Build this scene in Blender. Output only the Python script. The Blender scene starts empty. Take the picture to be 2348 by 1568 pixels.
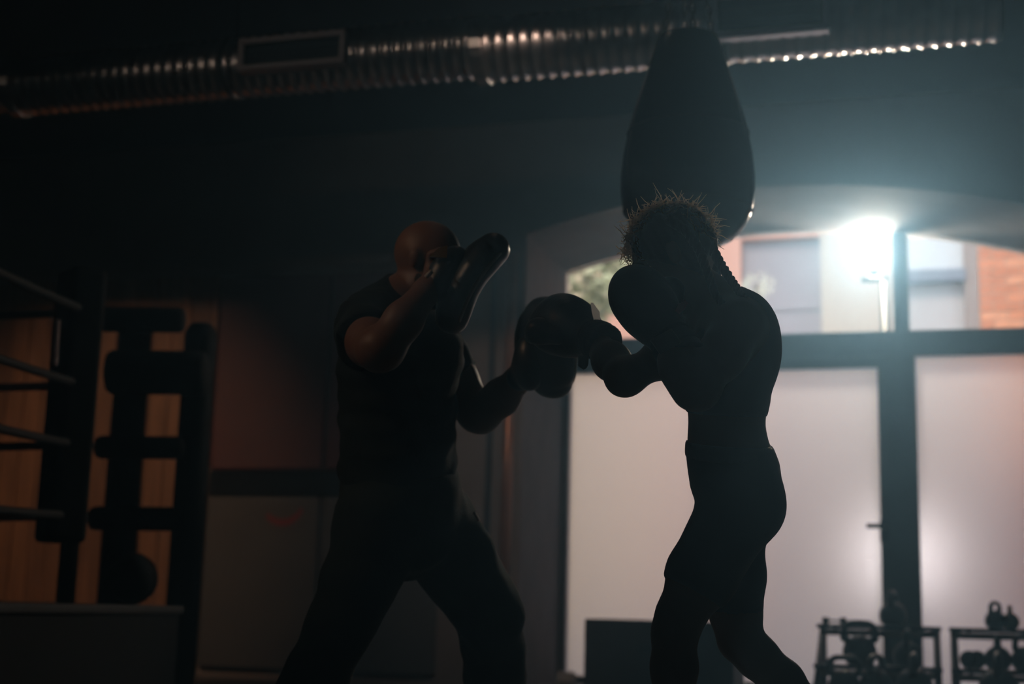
import bpy, bmesh, math, random
import numpy as np
from mathutils import Vector, Matrix
random.seed(4); RNG = np.random.default_rng(4)
SC = bpy.context.scene
COL = SC.collection

# ------------------------------------------------------------------ camera
F_PX, CX, CY, CAM_H = 3261.0, 1174.0, 784.0, 0.48
YAW, PIT, ROLL = math.radians(16.3), math.atan(616 / F_PX), math.radians(1.55)
FH = np.array([-math.sin(YAW), math.cos(YAW), 0.0]); R0 = np.array([math.cos(YAW), math.sin(YAW), 0.0]); ZZ = np.array([0, 0, 1.0])
FW = math.cos(PIT) * FH + math.sin(PIT) * ZZ; U0 = -math.sin(PIT) * FH + math.cos(PIT) * ZZ
RT = math.cos(ROLL) * R0 + math.sin(ROLL) * U0; UP = math.cos(ROLL) * U0 - math.sin(ROLL) * R0
CPOS = np.array([0, 0, CAM_H])
def ray(x, y): return FW + RT * (x - CX) / F_PX - UP * (y - CY) / F_PX
def at(x, y, d): return CPOS + ray(x, y) * d
def on_y(x, y, Y):
    r = ray(x, y); return CPOS + r * (Y / r[1])
cam_data = bpy.data.cameras.new('camera'); cam = bpy.data.objects.new('camera', cam_data); COL.objects.link(cam)
cam_data.sensor_width = 36.0; cam_data.lens = 36.0 * F_PX / 2348.0
cam.matrix_world = Matrix(((RT[0], UP[0], -FW[0], CPOS[0]), (RT[1], UP[1], -FW[1], CPOS[1]), (RT[2], UP[2], -FW[2], CPOS[2]), (0, 0, 0, 1)))
cam_data.clip_start = 0.05; cam_data.clip_end = 200
cam_data.dof.use_dof = True; cam_data.dof.focus_distance = 3.3; cam_data.dof.aperture_fstop = 2.2
SC.camera = cam

# ------------------------------------------------------------------ light
def world_sky():
    w = bpy.data.worlds.new('sky'); SC.world = w; w.use_nodes = True
    bg = w.node_tree.nodes['Background']; bg.inputs[0].default_value = (0.72, 0.86, 1.14, 1); bg.inputs[1].default_value = 2.15
world_sky()
def light(name, kind, loc, power, color, **kw):
    d = bpy.data.lights.new(name, kind); d.energy = power; d.color = color
    for k, v in kw.items(): setattr(d, k, v)
    o = bpy.data.objects.new(name, d); COL.objects.link(o); o.location = loc
    return o
def aim(o, target):
    o.rotation_euler = (Vector(target) - o.location).to_track_quat('-Z', 'Y').to_euler()
sun = light('sun', 'SUN', (0, -20, 30), 1.9, (1.0, 0.91, 0.82), angle=0.2); aim(sun, (6, 10, 0))
portal = light('window_portal', 'AREA', (-0.9, 9.97, 1.6), 1, (1, 1, 1), shape='RECTANGLE', size=3.3, size_y=3.3)
portal.data.cycles.is_portal = True; aim(portal, (-0.9, 0, 1.6))
SC.view_settings.view_transform = 'Standard'; SC.view_settings.look = 'None'
SC.view_settings.gamma = 1; SC.view_settings.use_curve_mapping = False; SC.view_settings.exposure = 0.0
SC.cycles.use_denoising = True; SC.cycles.adaptive_threshold = 0.035; SC.cycles.caustics_reflective = False; SC.cycles.caustics_refractive = False
SC.cycles.max_bounces = 5; SC.cycles.diffuse_bounces = 3; SC.cycles.glossy_bounces = 2; SC.cycles.transmission_bounces = 5; SC.cycles.transparent_max_bounces = 12; SC.cycles.sample_clamp_indirect = 4.0

# ------------------------------------------------------------------ materials
def mat(name, col, rough=0.6, metal=0.0, spec=0.5, noise=None, nscale=8.0, bump=0.0, bscale=40.0, stretch=None):
    """principled with optional second colour mixed by noise and a fine bump"""
    m = bpy.data.materials.new(name); m.use_nodes = True; nt = m.node_tree
    b = nt.nodes['Principled BSDF']; b.inputs['Roughness'].default_value = rough; b.inputs['Metallic'].default_value = metal
    b.inputs['Specular IOR Level'].default_value = spec; b.inputs['Base Color'].default_value = (*col, 1)
    tc = nt.nodes.new('ShaderNodeTexCoord'); mp = nt.nodes.new('ShaderNodeMapping'); nt.links.new(tc.outputs['Object'], mp.inputs[0])
    if stretch: mp.inputs['Scale'].default_value = stretch
    if noise:
        n = nt.nodes.new('ShaderNodeTexNoise'); n.inputs['Scale'].default_value = nscale; n.inputs['Detail'].default_value = 5
        nt.links.new(mp.outputs[0], n.inputs['Vector'])
        r = nt.nodes.new('ShaderNodeValToRGB'); r.color_ramp.elements[0].position = 0.35; r.color_ramp.elements[1].position = 0.65
        r.color_ramp.elements[0].color = (*col, 1); r.color_ramp.elements[1].color = (*noise, 1)
        nt.links.new(n.outputs['Fac'], r.inputs[0]); nt.links.new(r.outputs[0], b.inputs['Base Color'])
    if bump:
        n2 = nt.nodes.new('ShaderNodeTexNoise'); n2.inputs['Scale'].default_value = bscale; n2.inputs['Detail'].default_value = 4
        nt.links.new(mp.outputs[0], n2.inputs['Vector'])
        bp = nt.nodes.new('ShaderNodeBump'); bp.inputs['Strength'].default_value = bump; bp.inputs['Distance'].default_value = 0.01
        nt.links.new(n2.outputs['Fac'], bp.inputs['Height']); nt.links.new(bp.outputs[0], b.inputs['Normal'])
    return m
def node_mat(name):
    m = bpy.data.materials.new(name); m.use_nodes = True; nt = m.node_tree
    for n in list(nt.nodes):
        if n.type != 'OUTPUT_MATERIAL': nt.nodes.remove(n)
    return m, nt, nt.nodes['Material Output']
def clear_glass():
    m, nt, out = node_mat('clear_glass')
    t = nt.nodes.new('ShaderNodeBsdfTransparent'); t.inputs[0].default_value = (0.94, 0.95, 0.95, 1)
    g = nt.nodes.new('ShaderNodeBsdfGlossy'); g.inputs['Roughness'].default_value = 0.03
    fr = nt.nodes.new('ShaderNodeFresnel'); fr.inputs[0].default_value = 1.3
    mx = nt.nodes.new('ShaderNodeMixShader'); nt.links.new(fr.outputs[0], mx.inputs[0]); nt.links.new(t.outputs[0], mx.inputs[1]); nt.links.new(g.outputs[0], mx.inputs[2])
    nt.links.new(mx.outputs[0], out.inputs[0]); return m
def frosted_glass():
    m, nt, out = node_mat('frosted_glass')
    tr = nt.nodes.new('ShaderNodeBsdfTranslucent'); tr.inputs[0].default_value = (0.88, 0.90, 0.98, 1)
    rf = nt.nodes.new('ShaderNodeBsdfRefraction'); rf.inputs['Roughness'].default_value = 0.68; rf.inputs['IOR'].default_value = 1.25
    rf.inputs[0].default_value = (0.95, 0.95, 0.95, 1)
    mx = nt.nodes.new('ShaderNodeMixShader'); mx.inputs[0].default_value = 0.72
    nt.links.new(tr.outputs[0], mx.inputs[1]); nt.links.new(rf.outputs[0], mx.inputs[2])
    gl = nt.nodes.new('ShaderNodeBsdfGlossy'); gl.inputs['Roughness'].default_value = 0.35
    m2 = nt.nodes.new('ShaderNodeMixShader'); m2.inputs[0].default_value = 0.04
    nt.links.new(mx.outputs[0], m2.inputs[1]); nt.links.new(gl.outputs[0], m2.inputs[2]); nt.links.new(m2.outputs[0], out.inputs[0])
    return m
def emit(name, col, s):
    m, nt, out = node_mat(name); e = nt.nodes.new('ShaderNodeEmission'); e.inputs[0].default_value = (*col, 1); e.inputs[1].default_value = s
    nt.links.new(e.outputs[0], out.inputs[0]); return m
def hair_mat(name, col):
    m, nt, out = node_mat(name)
    d = nt.nodes.new('ShaderNodeBsdfDiffuse'); d.inputs[0].default_value = (*col, 1)
    t = nt.nodes.new('ShaderNodeBsdfTranslucent'); t.inputs[0].default_value = (min(1, col[0] * 1.8), min(1, col[1] * 2.0), min(1, col[2] * 2.2), 1)
    mx = nt.nodes.new('ShaderNodeMixShader'); mx.inputs[0].default_value = 0.8
    nt.links.new(d.outputs[0], mx.inputs[1]); nt.links.new(t.outputs[0], mx.inputs[2]); nt.links.new(mx.outputs[0], out.inputs[0]); return m
M = dict(
    plaster=mat('dark_plaster', (0.25, 0.22, 0.215), 0.85, noise=(0.28, 0.25, 0.245), nscale=3, bump=0.2, bscale=18),
    reveal=mat('reveal_plaster', (0.30, 0.26, 0.26), 0.8, noise=(0.24, 0.21, 0.21), nscale=4, bump=0.2, bscale=25),
    ceiling=mat('black_ceiling_paint', (0.014, 0.022, 0.024), 0.9, noise=(0.018, 0.028, 0.03), nscale=2),
    floor=mat('grey_rubber_floor', (0.17, 0.155, 0.15), 0.6, noise=(0.21, 0.195, 0.19), nscale=60, bump=0.2, bscale=120),
    sidewall=mat('charcoal_wall', (0.05, 0.05, 0.055), 0.85, noise=(0.065, 0.062, 0.066), nscale=3),
    frame=mat('anthracite_frame', (0.055, 0.06, 0.068), 0.45, noise=(0.065, 0.07, 0.078), nscale=12),
    clear=clear_glass(), frost=frosted_glass(),
    steel=mat('galvanised_steel', (0.66, 0.60, 0.57), 0.30, 1.0, noise=(0.5, 0.47, 0.46), nscale=9, bump=0.05),
    grille=mat('grey_grille_paint', (0.50, 0.45, 0.46), 0.5), blackmetal=mat('black_metal', (0.02, 0.021, 0.023), 0.4, spec=0.4),
    copper=mat('copper_pipe', (0.55, 0.28, 0.17), 0.4, 0.6, noise=(0.45, 0.22, 0.14), nscale=6),
    wood=[mat('warm_wood_%d' % i, c, 0.55, noise=tuple(v * 0.62 for v in c), nscale=5, stretch=(9, 9, 0.6), bump=0.15) for i, c in enumerate([(0.36, 0.19, 0.105), (0.42, 0.235, 0.13), (0.30, 0.16, 0.095)])],
    redvinyl=mat('dark_red_vinyl', (0.14, 0.045, 0.05), 0.55, noise=(0.12, 0.04, 0.045), nscale=4, bump=0.1),
    greyvinyl=mat('grey_vinyl', (0.10, 0.105, 0.115), 0.6, noise=(0.115, 0.12, 0.13), nscale=4, bump=0.1),
    redprint=mat('red_print', (0.30, 0.04, 0.045), 0.6, noise=(0.26, 0.04, 0.04), nscale=9),
    blackvinyl=mat('black_vinyl', (0.014, 0.016, 0.019), 0.42, spec=0.45, noise=(0.02, 0.022, 0.025), nscale=7, bump=0.12, bscale=30),
    blackfoam=mat('black_foam_cover', (0.012, 0.013, 0.015), 0.8, spec=0.12, noise=(0.016, 0.017, 0.02), nscale=9, bump=0.1),
    bagleather=mat('black_bag_leather', (0.015, 0.016, 0.018), 0.24, spec=0.6, bump=0.04, bscale=30),
    glove=mat('black_glove_leather', (0.016, 0.018, 0.02), 0.42, spec=0.35, bump=0.15, bscale=60),
    glovecuff=mat('black_glove_strap', (0.012, 0.014, 0.016), 0.7, spec=0.2, bump=0.2, bscale=120),
    badge=mat('charcoal_badge', (0.06, 0.06, 0.06), 0.5), redtag=mat('red_tag', (0.5, 0.08, 0.07), 0.6),
    mitt=mat('navy_black_mitt', (0.012, 0.018, 0.026), 0.38, spec=0.5, bump=0.12, bscale=40),
    mittedge=mat('pale_mitt_edge', (0.55, 0.53, 0.48), 0.5), yellow=mat('mustard_trim', (0.42, 0.25, 0.03), 0.5, noise=(0.36, 0.21, 0.03), nscale=12),
    white=mat('white_plastic', (0.75, 0.75, 0.74), 0.5),
    skin_w=mat('tan_skin', (0.17, 0.085, 0.06), 0.5, spec=0.4, noise=(0.15, 0.075, 0.052), nscale=9),
    skin_m=mat('brown_skin', (0.23, 0.115, 0.075), 0.5, spec=0.4, noise=(0.20, 0.10, 0.066), nscale=9),
    shirt=mat('black_cotton', (0.010, 0.020, 0.026), 0.85, spec=0.25, noise=(0.012, 0.024, 0.03), nscale=20, bump=0.25, bscale=200),
    trousers=mat('charcoal_jersey', (0.012, 0.022, 0.023), 0.85, spec=0.25, noise=(0.015, 0.027, 0.028), nscale=20, bump=0.25, bscale=160),
    lycra=mat('dark_navy_lycra', (0.008, 0.022, 0.034), 0.6, spec=0.35, noise=(0.010, 0.025, 0.038), nscale=30),
    shoe=mat('black_shoe', (0.02, 0.02, 0.022), 0.6), sole=mat('white_sole', (0.5, 0.5, 0.48), 0.6),
    hair=mat('dark_brown_hair', (0.035, 0.022, 0.016), 0.55, noise=(0.05, 0.032, 0.022), nscale=60, stretch=(1, 1, 6)),
    strip_white=hair_mat('translucent_white', (0.85, 0.85, 0.82)), frizz=hair_mat('backlit_frizz', (0.55, 0.42, 0.30)), beard=mat('dark_stubble', (0.03, 0.022, 0.018), 0.8, bump=0.5, bscale=300),
    eye=mat('eye', (0.6, 0.58, 0.55), 0.2), iron=mat('cast_iron', (0.022, 0.024, 0.026), 0.4, spec=0.5, noise=(0.03, 0.032, 0.034), nscale=30, bump=0.1, bscale=90),
    bright=mat('worn_steel_handle', (0.5, 0.48, 0.47), 0.35, 1.0), yellowiron=mat('yellow_enamel', (0.75, 0.50, 0.03), 0.4),
    rackwood=mat('shelf_lip_wood', (0.30, 0.17, 0.10), 0.6, noise=(0.22, 0.12, 0.07), nscale=20),
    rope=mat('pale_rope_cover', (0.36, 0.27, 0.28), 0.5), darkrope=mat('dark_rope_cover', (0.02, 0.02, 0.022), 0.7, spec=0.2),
    canvas=mat('dark_canvas', (0.03, 0.032, 0.035), 0.8, noise=(0.04, 0.042, 0.045), nscale=14),
    plybox=mat('charcoal_foam', (0.045, 0.042, 0.045), 0.8, noise=(0.055, 0.05, 0.053), nscale=10),
    brickpink=mat('pink_render', (0.74, 0.41, 0.31), 0.9, noise=(0.68, 0.38, 0.29), nscale=2.5), cream=mat('cream_render', (0.58, 0.51, 0.42), 0.9, noise=(0.53, 0.47, 0.39), nscale=1.5),
    ochre=mat('ochre_render', (0.72, 0.60, 0.40), 0.9, noise=(0.66, 0.55, 0.38), nscale=1.5), lilac=mat('lilac_grey_shutter', (0.38, 0.355, 0.39), 0.7, noise=(0.35, 0.325, 0.355), nscale=2), bluegrey=mat('blue_grey_paint', (0.22, 0.24, 0.30), 0.7),
    orange=[mat('orange_brick_%d' % i, c, 0.9, noise=tuple(v * 0.8 for v in c), nscale=14, bump=0.3) for i, c in enumerate([(0.60, 0.24, 0.12), (0.52, 0.20, 0.10), (0.64, 0.29, 0.16)])],
    darkbrick=mat('dark_red_brick', (0.30, 0.09, 0.065), 0.9, noise=(0.24, 0.08, 0.06), nscale=10), mortar=mat('mortar', (0.42, 0.30, 0.24), 0.95), brown=mat('taupe_render', (0.34, 0.27, 0.24), 0.9), pale=mat('pale_grey_render', (0.55, 0.54, 0.55), 0.9),
    winglass=mat('far_window_glass', (0.62, 0.66, 0.68), 0.15), street=mat('asphalt', (0.16, 0.15, 0.15), 0.9, noise=(0.2, 0.19, 0.19), nscale=5),
    leaf=mat('pale_green_leaf', (0.50, 0.55, 0.36), 0.6, noise=(0.60, 0.60, 0.42), nscale=3), bark=mat('bark', (0.16, 0.11, 0.08), 0.9),
    blossom=mat('white_blossom', (0.72, 0.75, 0.66), 0.7), chain=mat('chain_steel', (0.35, 0.34, 0.33), 0.35, 1.0),
)

_b = M['steel'].node_tree.nodes['Principled BSDF']; _b.inputs['Coat Weight'].default_value = 1.0; _b.inputs['Coat Roughness'].default_value = 0.07
# ------------------------------------------------------------------ mesh helpers
def tag(o, label=None, cat=None, group=None, kind=None):
    if label: o['label'] = label
    if cat: o['category'] = cat
    if group: o['group'] = group
    if kind: o['kind'] = kind
    return o
def empty(name, loc=(0, 0, 0), parent=None, rz=0):
    o = bpy.data.objects.new(name, None); COL.objects.link(o); o.location = loc; o.rotation_euler = (0, 0, rz); o.empty_display_size = 0.1
    if parent: o.parent = parent
    return o
class MB:
    def __init__(s): s.v = []; s.f = []
    def add(s, V, Fs):
        n = len(s.v); s.v += [tuple(map(float, p)) for p in V]; s.f += [tuple(i + n for i in f) for f in Fs]; return s
    def box(s, x0, x1, y0, y1, z0, z1):
        V = [(x, y, z) for z in (z0, z1) for y in (y0, y1) for x in (x0, x1)]
        return s.add(V, [(0, 2, 3, 1), (4, 5, 7, 6), (0, 1, 5, 4), (2, 6, 7, 3), (0, 4, 6, 2), (1, 3, 7, 5)])
    def tube(s, pts, r, n=10, cap=True, closed=False):
        P = [np.array(p, float) for p in pts]; N = len(P); rs = r if hasattr(r, '__len__') else [r] * N
        V = []; prev = None
        for i in range(N):
            t = (P[(i + 1) % N] - P[i - 1]) if closed else (P[min(i + 1, N - 1)] - P[max(i - 1, 0)])
            t = t / (np.linalg.norm(t) + 1e-12)
            if prev is None:
                a = np.array([0, 0, 1.0]) if abs(t[2]) < 0.9 else np.array([1.0, 0, 0])
            else: a = prev
            u = a - t * (a @ t); u /= np.linalg.norm(u) + 1e-12; prev = u; w = np.cross(t, u)
            V += [P[i] + rs[i] * (math.cos(2 * math.pi * k / n) * u + math.sin(2 * math.pi * k / n) * w) for k in range(n)]
        Fs = []
        for i in range(N if closed else N - 1):
            j = (i + 1) % N
            Fs += [(i * n + k, i * n + (k + 1) % n, j * n + (k + 1) % n, j * n + k) for k in range(n)]
        if cap and not closed: Fs += [tuple(range(n))[::-1], tuple((N - 1) * n + k for k in range(n))]
        return s.add(V, Fs)
    def ribbon(s, pts, ws, side):
        P = [np.array(p, float) for p in pts]; V = []
        for p, w in zip(P, ws): V += [p - side * w, p + side * w]
        return s.add(V, [(2 * i, 2 * i + 1, 2 * i + 3, 2 * i + 2) for i in range(len(P) - 1)])
    def lathe(s, prof, n=32, c=(0, 0, 0)):
        V = []; Fs = []
        for r, z in prof: V += [(c[0] + r * math.cos(2 * math.pi * k / n), c[1] + r * math.sin(2 * math.pi * k / n), c[2] + z) for k in range(n)]
        for i in range(len(prof) - 1): Fs += [(i * n + k, i * n + (k + 1) % n, (i + 1) * n + (k + 1) % n, (i + 1) * n + k) for k in range(n)]
        Fs += [tuple(range(n))[::-1], tuple((len(prof) - 1) * n + k for k in range(n))]
        return s.add(V, Fs)
    def prism(s, poly, y0, y1):
        """polygon in (x, z) extruded along y"""
        n = len(poly); V = [(x, y0, z) for x, z in poly] + [(x, y1, z) for x, z in poly]
        return s.add(V, [tuple(range(n)), tuple(range(2 * n - 1, n - 1, -1))] + [(i, i + n, (i + 1) % n + n, (i + 1) % n) for i in range(n)])
    def mesh(s, name):
        me = bpy.data.meshes.new(name); me.from_pydata(s.v, [], s.f); me.validate()
        bm = bmesh.new(); bm.from_mesh(me); bmesh.ops.recalc_face_normals(bm, faces=bm.faces); bm.to_mesh(me); bm.free(); return me
    def build(s, name, m, parent=None, smooth=False, bevel=0.0, loc=None, seg=2):
        me = s.mesh(name); me.materials.append(m)
        if smooth: me.polygons.foreach_set('use_smooth', [True] * len(me.polygons))
        o = bpy.data.objects.new(name, me); COL.objects.link(o)
        if loc is not None: o.location = loc
        if parent: o.parent = parent
        if bevel:
            b = o.modifiers.new('bevel', 'BEVEL'); b.width = bevel; b.segments = seg; b.limit_method = 'ANGLE'
        return o
def inst(name, me, m, parent=None, loc=(0, 0, 0), rot=(0, 0, 0), scale=(1, 1, 1)):
    o = bpy.data.objects.new(name, me); COL.objects.link(o); o.location = loc; o.rotation_euler = rot; o.scale = scale
    if parent: o.parent = parent
    if m and not me.materials: me.materials.append(m)
    return o

# ------------------------------------------------------------------ implicit surfaces (for bodies, clothes, gloves)
def nrm(v): v = np.array(v, float); return v / np.linalg.norm(v)
class Cap:
    """tapered capsule with an elliptic section: radius ra/rb, side radius ra*ea along the side axis"""
    def __init__(s, a, b, ra, rb, side=None, ea=1.0, eb=None, k=0.03, flata=False, flatb=False):
        s.a, s.b = np.array(a, float), np.array(b, float); s.ra, s.rb = ra, rb; s.ea = ea; s.eb = ea if eb is None else eb; s.k = k
        s.L = np.linalg.norm(s.b - s.a); s.w = (s.b - s.a) / s.L if s.L > 1e-6 else np.array([0, 0, 1.0])
        sd = np.array(side if side is not None else ([1, 0, 0] if abs(s.w[0]) < 0.9 else [0, 1, 0]), float)
        s.v = nrm(sd - s.w * (sd @ s.w)); s.u = np.cross(s.w, s.v); s.flata, s.flatb = flata, flatb; s.sub = False
    def grow(s, t):
        c = Cap(s.a, s.b, s.ra + t, s.rb + t, s.v, 1, 1, s.k, s.flata, s.flatb)
        c.ea = (s.ra * s.ea + t) / (s.ra + t); c.eb = (s.rb * s.eb + t) / (s.rb + t); return c
    def box(s):
        m = max(s.ra, s.ra * s.ea, s.rb, s.rb * s.eb) + 0.05
        return np.minimum(s.a, s.b) - m, np.maximum(s.a, s.b) + m
    def d(s, P):
        q = P - s.a; t = np.clip((q @ s.w) / max(s.L, 1e-9), 0, 1)
        q = q - t[..., None] * (s.w * s.L)
        ru = s.ra + (s.rb - s.ra) * t; rv = s.ra * s.ea + (s.rb * s.eb - s.ra * s.ea) * t; rm = np.minimum(ru, rv)
        x, y, z = q @ s.u, q @ s.v, q @ s.w
        k0 = np.sqrt((x / ru) ** 2 + (y / rv) ** 2 + (z / rm) ** 2); k1 = np.sqrt((x / ru ** 2) ** 2 + (y / rv ** 2) ** 2 + (z / rm ** 2) ** 2) + 1e-9
        d = k0 * (k0 - 1) / k1
        if s.flatb: d = np.maximum(d, (P - s.b) @ s.w)
        if s.flata: d = np.maximum(d, (s.a - P) @ s.w)
        return d
class Ell(Cap):
    """ellipsoid with half-axes r along the columns of axes"""
    def __init__(s, c, r, axes=None, k=0.02):
        s.c = np.array(c, float); s.r = np.array(r, float); s.A = np.eye(3) if axes is None else np.array(axes, float).T; s.k = k; s.sub = False
    def grow(s, t): return Ell(s.c, s.r + t, s.A.T, s.k)
    def box(s): m = s.r.max() + 0.05; return s.c - m, s.c + m
    def d(s, P):
        q = (P - s.c) @ s.A; k0 = np.sqrt(((q / s.r) ** 2).sum(-1)); k1 = np.sqrt(((q / s.r ** 2) ** 2).sum(-1)) + 1e-9
        return k0 * (k0 - 1) / k1
def iso(prims, h=0.007, post=None, name='body'):
    lo = np.min([p.box()[0] for p in prims if not p.sub], 0); hi = np.max([p.box()[1] for p in prims if not p.sub], 0)
    n = np.ceil((hi - lo) / h).astype(int) + 1
    ax = [lo[i] + h * np.arange(n[i]) for i in range(3)]
    G = np.full(n, 1.0, np.float32)
    for p in prims:
        b0, b1 = p.box(); i0 = np.clip(((b0 - lo) / h).astype(int), 0, n - 1); i1 = np.clip(((b1 - lo) / h).astype(int) + 2, 1, n)
        sl = tuple(slice(i0[i], i1[i]) for i in range(3))
        P = np.stack(np.meshgrid(*[ax[i][sl[i]] for i in range(3)], indexing='ij'), -1)
        d = p.d(P).astype(np.float32); g = G[sl]; k = p.k
        if p.sub:
            hh = np.maximum(k - np.abs(g + d), 0) / k; G[sl] = np.maximum(g, -d) + hh * hh * k / 4
        else:
            hh = np.maximum(k - np.abs(g - d), 0) / k; G[sl] = np.minimum(g, d) - hh * hh * k / 4
    if post is not None:
        P = np.stack(np.meshgrid(*ax, indexing='ij'), -1); G = post(G, P).astype(np.float32)
    return nets(G, lo, h, name)
def nets(G, lo, h, name):
    G = np.pad(G, 1, constant_values=1.0); lo = lo - h; S = G < 0; n = np.array(G.shape)
    C = np.zeros(n - 1, np.int8)
    corners = [(i, j, k) for i in (0, 1) for j in (0, 1) for k in (0, 1)]
    for c in corners: C += S[c[0]:n[0] - 1 + c[0], c[1]:n[1] - 1 + c[1], c[2]:n[2] - 1 + c[2]]
    I = np.argwhere((C > 0) & (C < 8)); idx = np.full(n - 1, -1, np.int32); idx[tuple(I.T)] = np.arange(len(I))
    val = np.stack([G[tuple((I + c).T)] for c in corners], 1); ca = np.array(corners, float)
    acc = np.zeros((len(I), 3)); cnt = np.zeros(len(I))
    for a in range(8):
        for b in range(a + 1, 8):
            if np.abs(ca[a] - ca[b]).sum() != 1: continue
            m = (val[:, a] < 0) != (val[:, b] < 0); t = val[m, a] / (val[m, a] - val[m, b])
            acc[m] += ca[a] + t[:, None] * (ca[b] - ca[a]); cnt[m] += 1
    V = lo + h * (I + acc / cnt[:, None]); Fs = []
    for axis in range(3):
        s0 = [slice(None)] * 3; s1 = [slice(None)] * 3; s0[axis] = slice(0, n[axis] - 1); s1[axis] = slice(1, n[axis])
        ch = S[tuple(s0)] != S[tuple(s1)]; E = np.argwhere(ch); E = E[((E > 0) | (np.arange(3) == axis)).all(1)]
        b, c = [(1, 2), (2, 0), (0, 1)][axis]; eb = np.eye(3, dtype=int)[b]; ec = np.eye(3, dtype=int)[c]
        q = np.stack([idx[tuple((E - eb - ec).T)], idx[tuple((E - ec).T)], idx[tuple(E.T)], idx[tuple((E - eb).T)]], 1)
        fl = S[tuple(E.T)]; q[~fl] = q[~fl][:, ::-1]; Fs.append(q)
    Fs = np.concatenate(Fs); Fs = Fs[(Fs >= 0).all(1)]
    me = bpy.data.meshes.new(name); me.vertices.add(len(V)); me.vertices.foreach_set('co', V.astype(np.float32).ravel())
    me.loops.add(len(Fs) * 4); me.loops.foreach_set('vertex_index', Fs.astype(np.int32).ravel())
    me.polygons.add(len(Fs)); me.polygons.foreach_set('loop_start', np.arange(len(Fs), dtype=np.int32) * 4)
    me.polygons.foreach_set('use_smooth', np.ones(len(Fs), bool)); me.update(calc_edges=True); return me
def iso_obj(name, prims, m, parent=None, h=0.007, post=None):
    me = iso(prims, h, post, name); me.materials.append(m); o = bpy.data.objects.new(name, me); COL.objects.link(o)
    if parent: o.parent = parent
    return o

# ================================================================== THE SETTING
YG, YF, ZC = 9.9, 8.8, 3.72            # glazing plane, room face of the window wall, ceiling
XL, XR, XC, ZS, ZA = -2.5, 0.74, -0.88, 2.95, 3.185   # arched opening
RA = ((XR - XL) ** 2 / 4 + (ZA - ZS) ** 2) / (2 * (ZA - ZS))
def arch(x, off=0.0): return ZA - RA - off + math.sqrt((RA) ** 2 - (x - XC) ** 2)
RX0, RX1, RY0 = -9.6, 2.3, -3.2
def struct(mb, name, m, **kw): return tag(mb.build(name, m, **kw), kind='structure')
struct(MB().box(RX0 - .2, RX1 + .2, RY0 - .2, YG + 0.12, -0.12, 0), 'floor', M['floor'])
struct(MB().box(RX0 - .2, RX1 + .2, RY0 - .2, YG + 0.12, ZC, ZC + 0.2), 'ceiling', M['ceiling'])
struct(MB().box(RX0 - .2, RX0, RY0, YG, 0, ZC), 'wall_left', M['sidewall'])
struct(MB().box(RX1, RX1 + .2, RY0, YG, 0, ZC), 'wall_right', M['sidewall'])
struct(MB().box(RX0 - .2, RX1 + .2, RY0 - .2, RY0, 0, ZC), 'wall_near', M['sidewall'])
NA = 40; XS = [XL + (XR - XL) * i / NA for i in range(NA + 1)]
b = MB().box(RX0, XL, YF, YG + .12, 0, ZC).box(XR, RX1, YF, YG + .12, 0, ZC)
for i in range(NA):
    x0, x1 = XS[i], XS[i + 1]
    b.add([(x0, YF, arch(x0)), (x1, YF, arch(x1)), (x1, YF, ZC), (x0, YF, ZC), (x0, YG + .12, arch(x0)), (x1, YG + .12, arch(x1)), (x1, YG + .12, ZC), (x0, YG + .12, ZC)],
          [(0, 1, 2, 3), (4, 7, 6, 5), (0, 4, 5, 1)])
wall = struct(b, 'wall_back', M['plaster'])
# lining of the deep arched reveal, a child skin of the wall
b = MB(); t = 0.012
prof = [(XL, 0.0)] + [(x, arch(x)) for x in XS] + [(XR, 0.0)]
inn = [(XL + t, 0.0)] + [(min(max(x, XL + t), XR - t), arch(x) - t) for x in XS] + [(XR - t, 0.0)]
for i in range(len(prof) - 1):
    (a0, c0), (a1, c1), (d0, e0), (d1, e1) = prof[i], prof[i + 1], inn[i], inn[i + 1]
    b.add([(a0, YF, c0), (a1, YF, c1), (d1, YF, e1), (d0, YF, e0), (a0, YG, c0), (a1, YG, c1), (d1, YG, e1), (d0, YG, e0)], [(0, 1, 2, 3), (4, 7, 6, 5), (3, 2, 6, 7), (0, 4, 5, 1)])
b.build('reveal_lining', M['reveal'], wall)
struct(MB().box(-6.7, -2.75, YF - 0.05, YF, 2.765, 2.825), 'trim_1', M['plaster'], bevel=0.008)

# ---- glazed arched screen
win = tag(empty('window_1', (XC, YG, 0)), 'tall arched glazed screen in the deep reveal, clear above and frosted below', kind='structure')
def wpart(mb, name, m, **kw):
    o = mb.build(name, m, win, **kw); o.matrix_parent_inverse = Matrix.Translation((-XC, -YG, 0)); return o
def arched_poly(x0, x1, z0, off, n=24):
    return [(x0, z0), (x1, z0)] + [(x1 + (x0 - x1) * i / n, arch(x1 + (x0 - x1) * i / n) - off) for i in range(n + 1)]
fd0, fd1 = YG - 0.05, YG + 0.05
XA, XB = XL + t, XR - t
wpart(MB().box(XA, XB, fd0, fd1, 2.25, 2.425), 'transom_bar', M['frame'], bevel=0.006)
wpart(MB().box(XA, -0.285, fd0 + .01, fd1, 2.178, 2.25), 'door_head', M['frame'], bevel=0.006)
wpart(MB().box(-0.17, -0.067, fd0, fd1, 2.425, arch(-0.12) - t), 'mullion', M['frame'], bevel=0.006)
wpart(MB().box(-0.285, -0.036, fd0, fd1, 0, 2.25), 'post', M['frame'], bevel=0.006)
wpart(MB().box(XA, XA + 0.05, fd0, fd1, 0, 2.178), 'jamb', M['frame'], bevel=0.004)
wpart(MB().box(-1.40, -1.32, fd0, fd1, 0, 2.178), 'meeting_stile', M['frame'], bevel=0.004)
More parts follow.
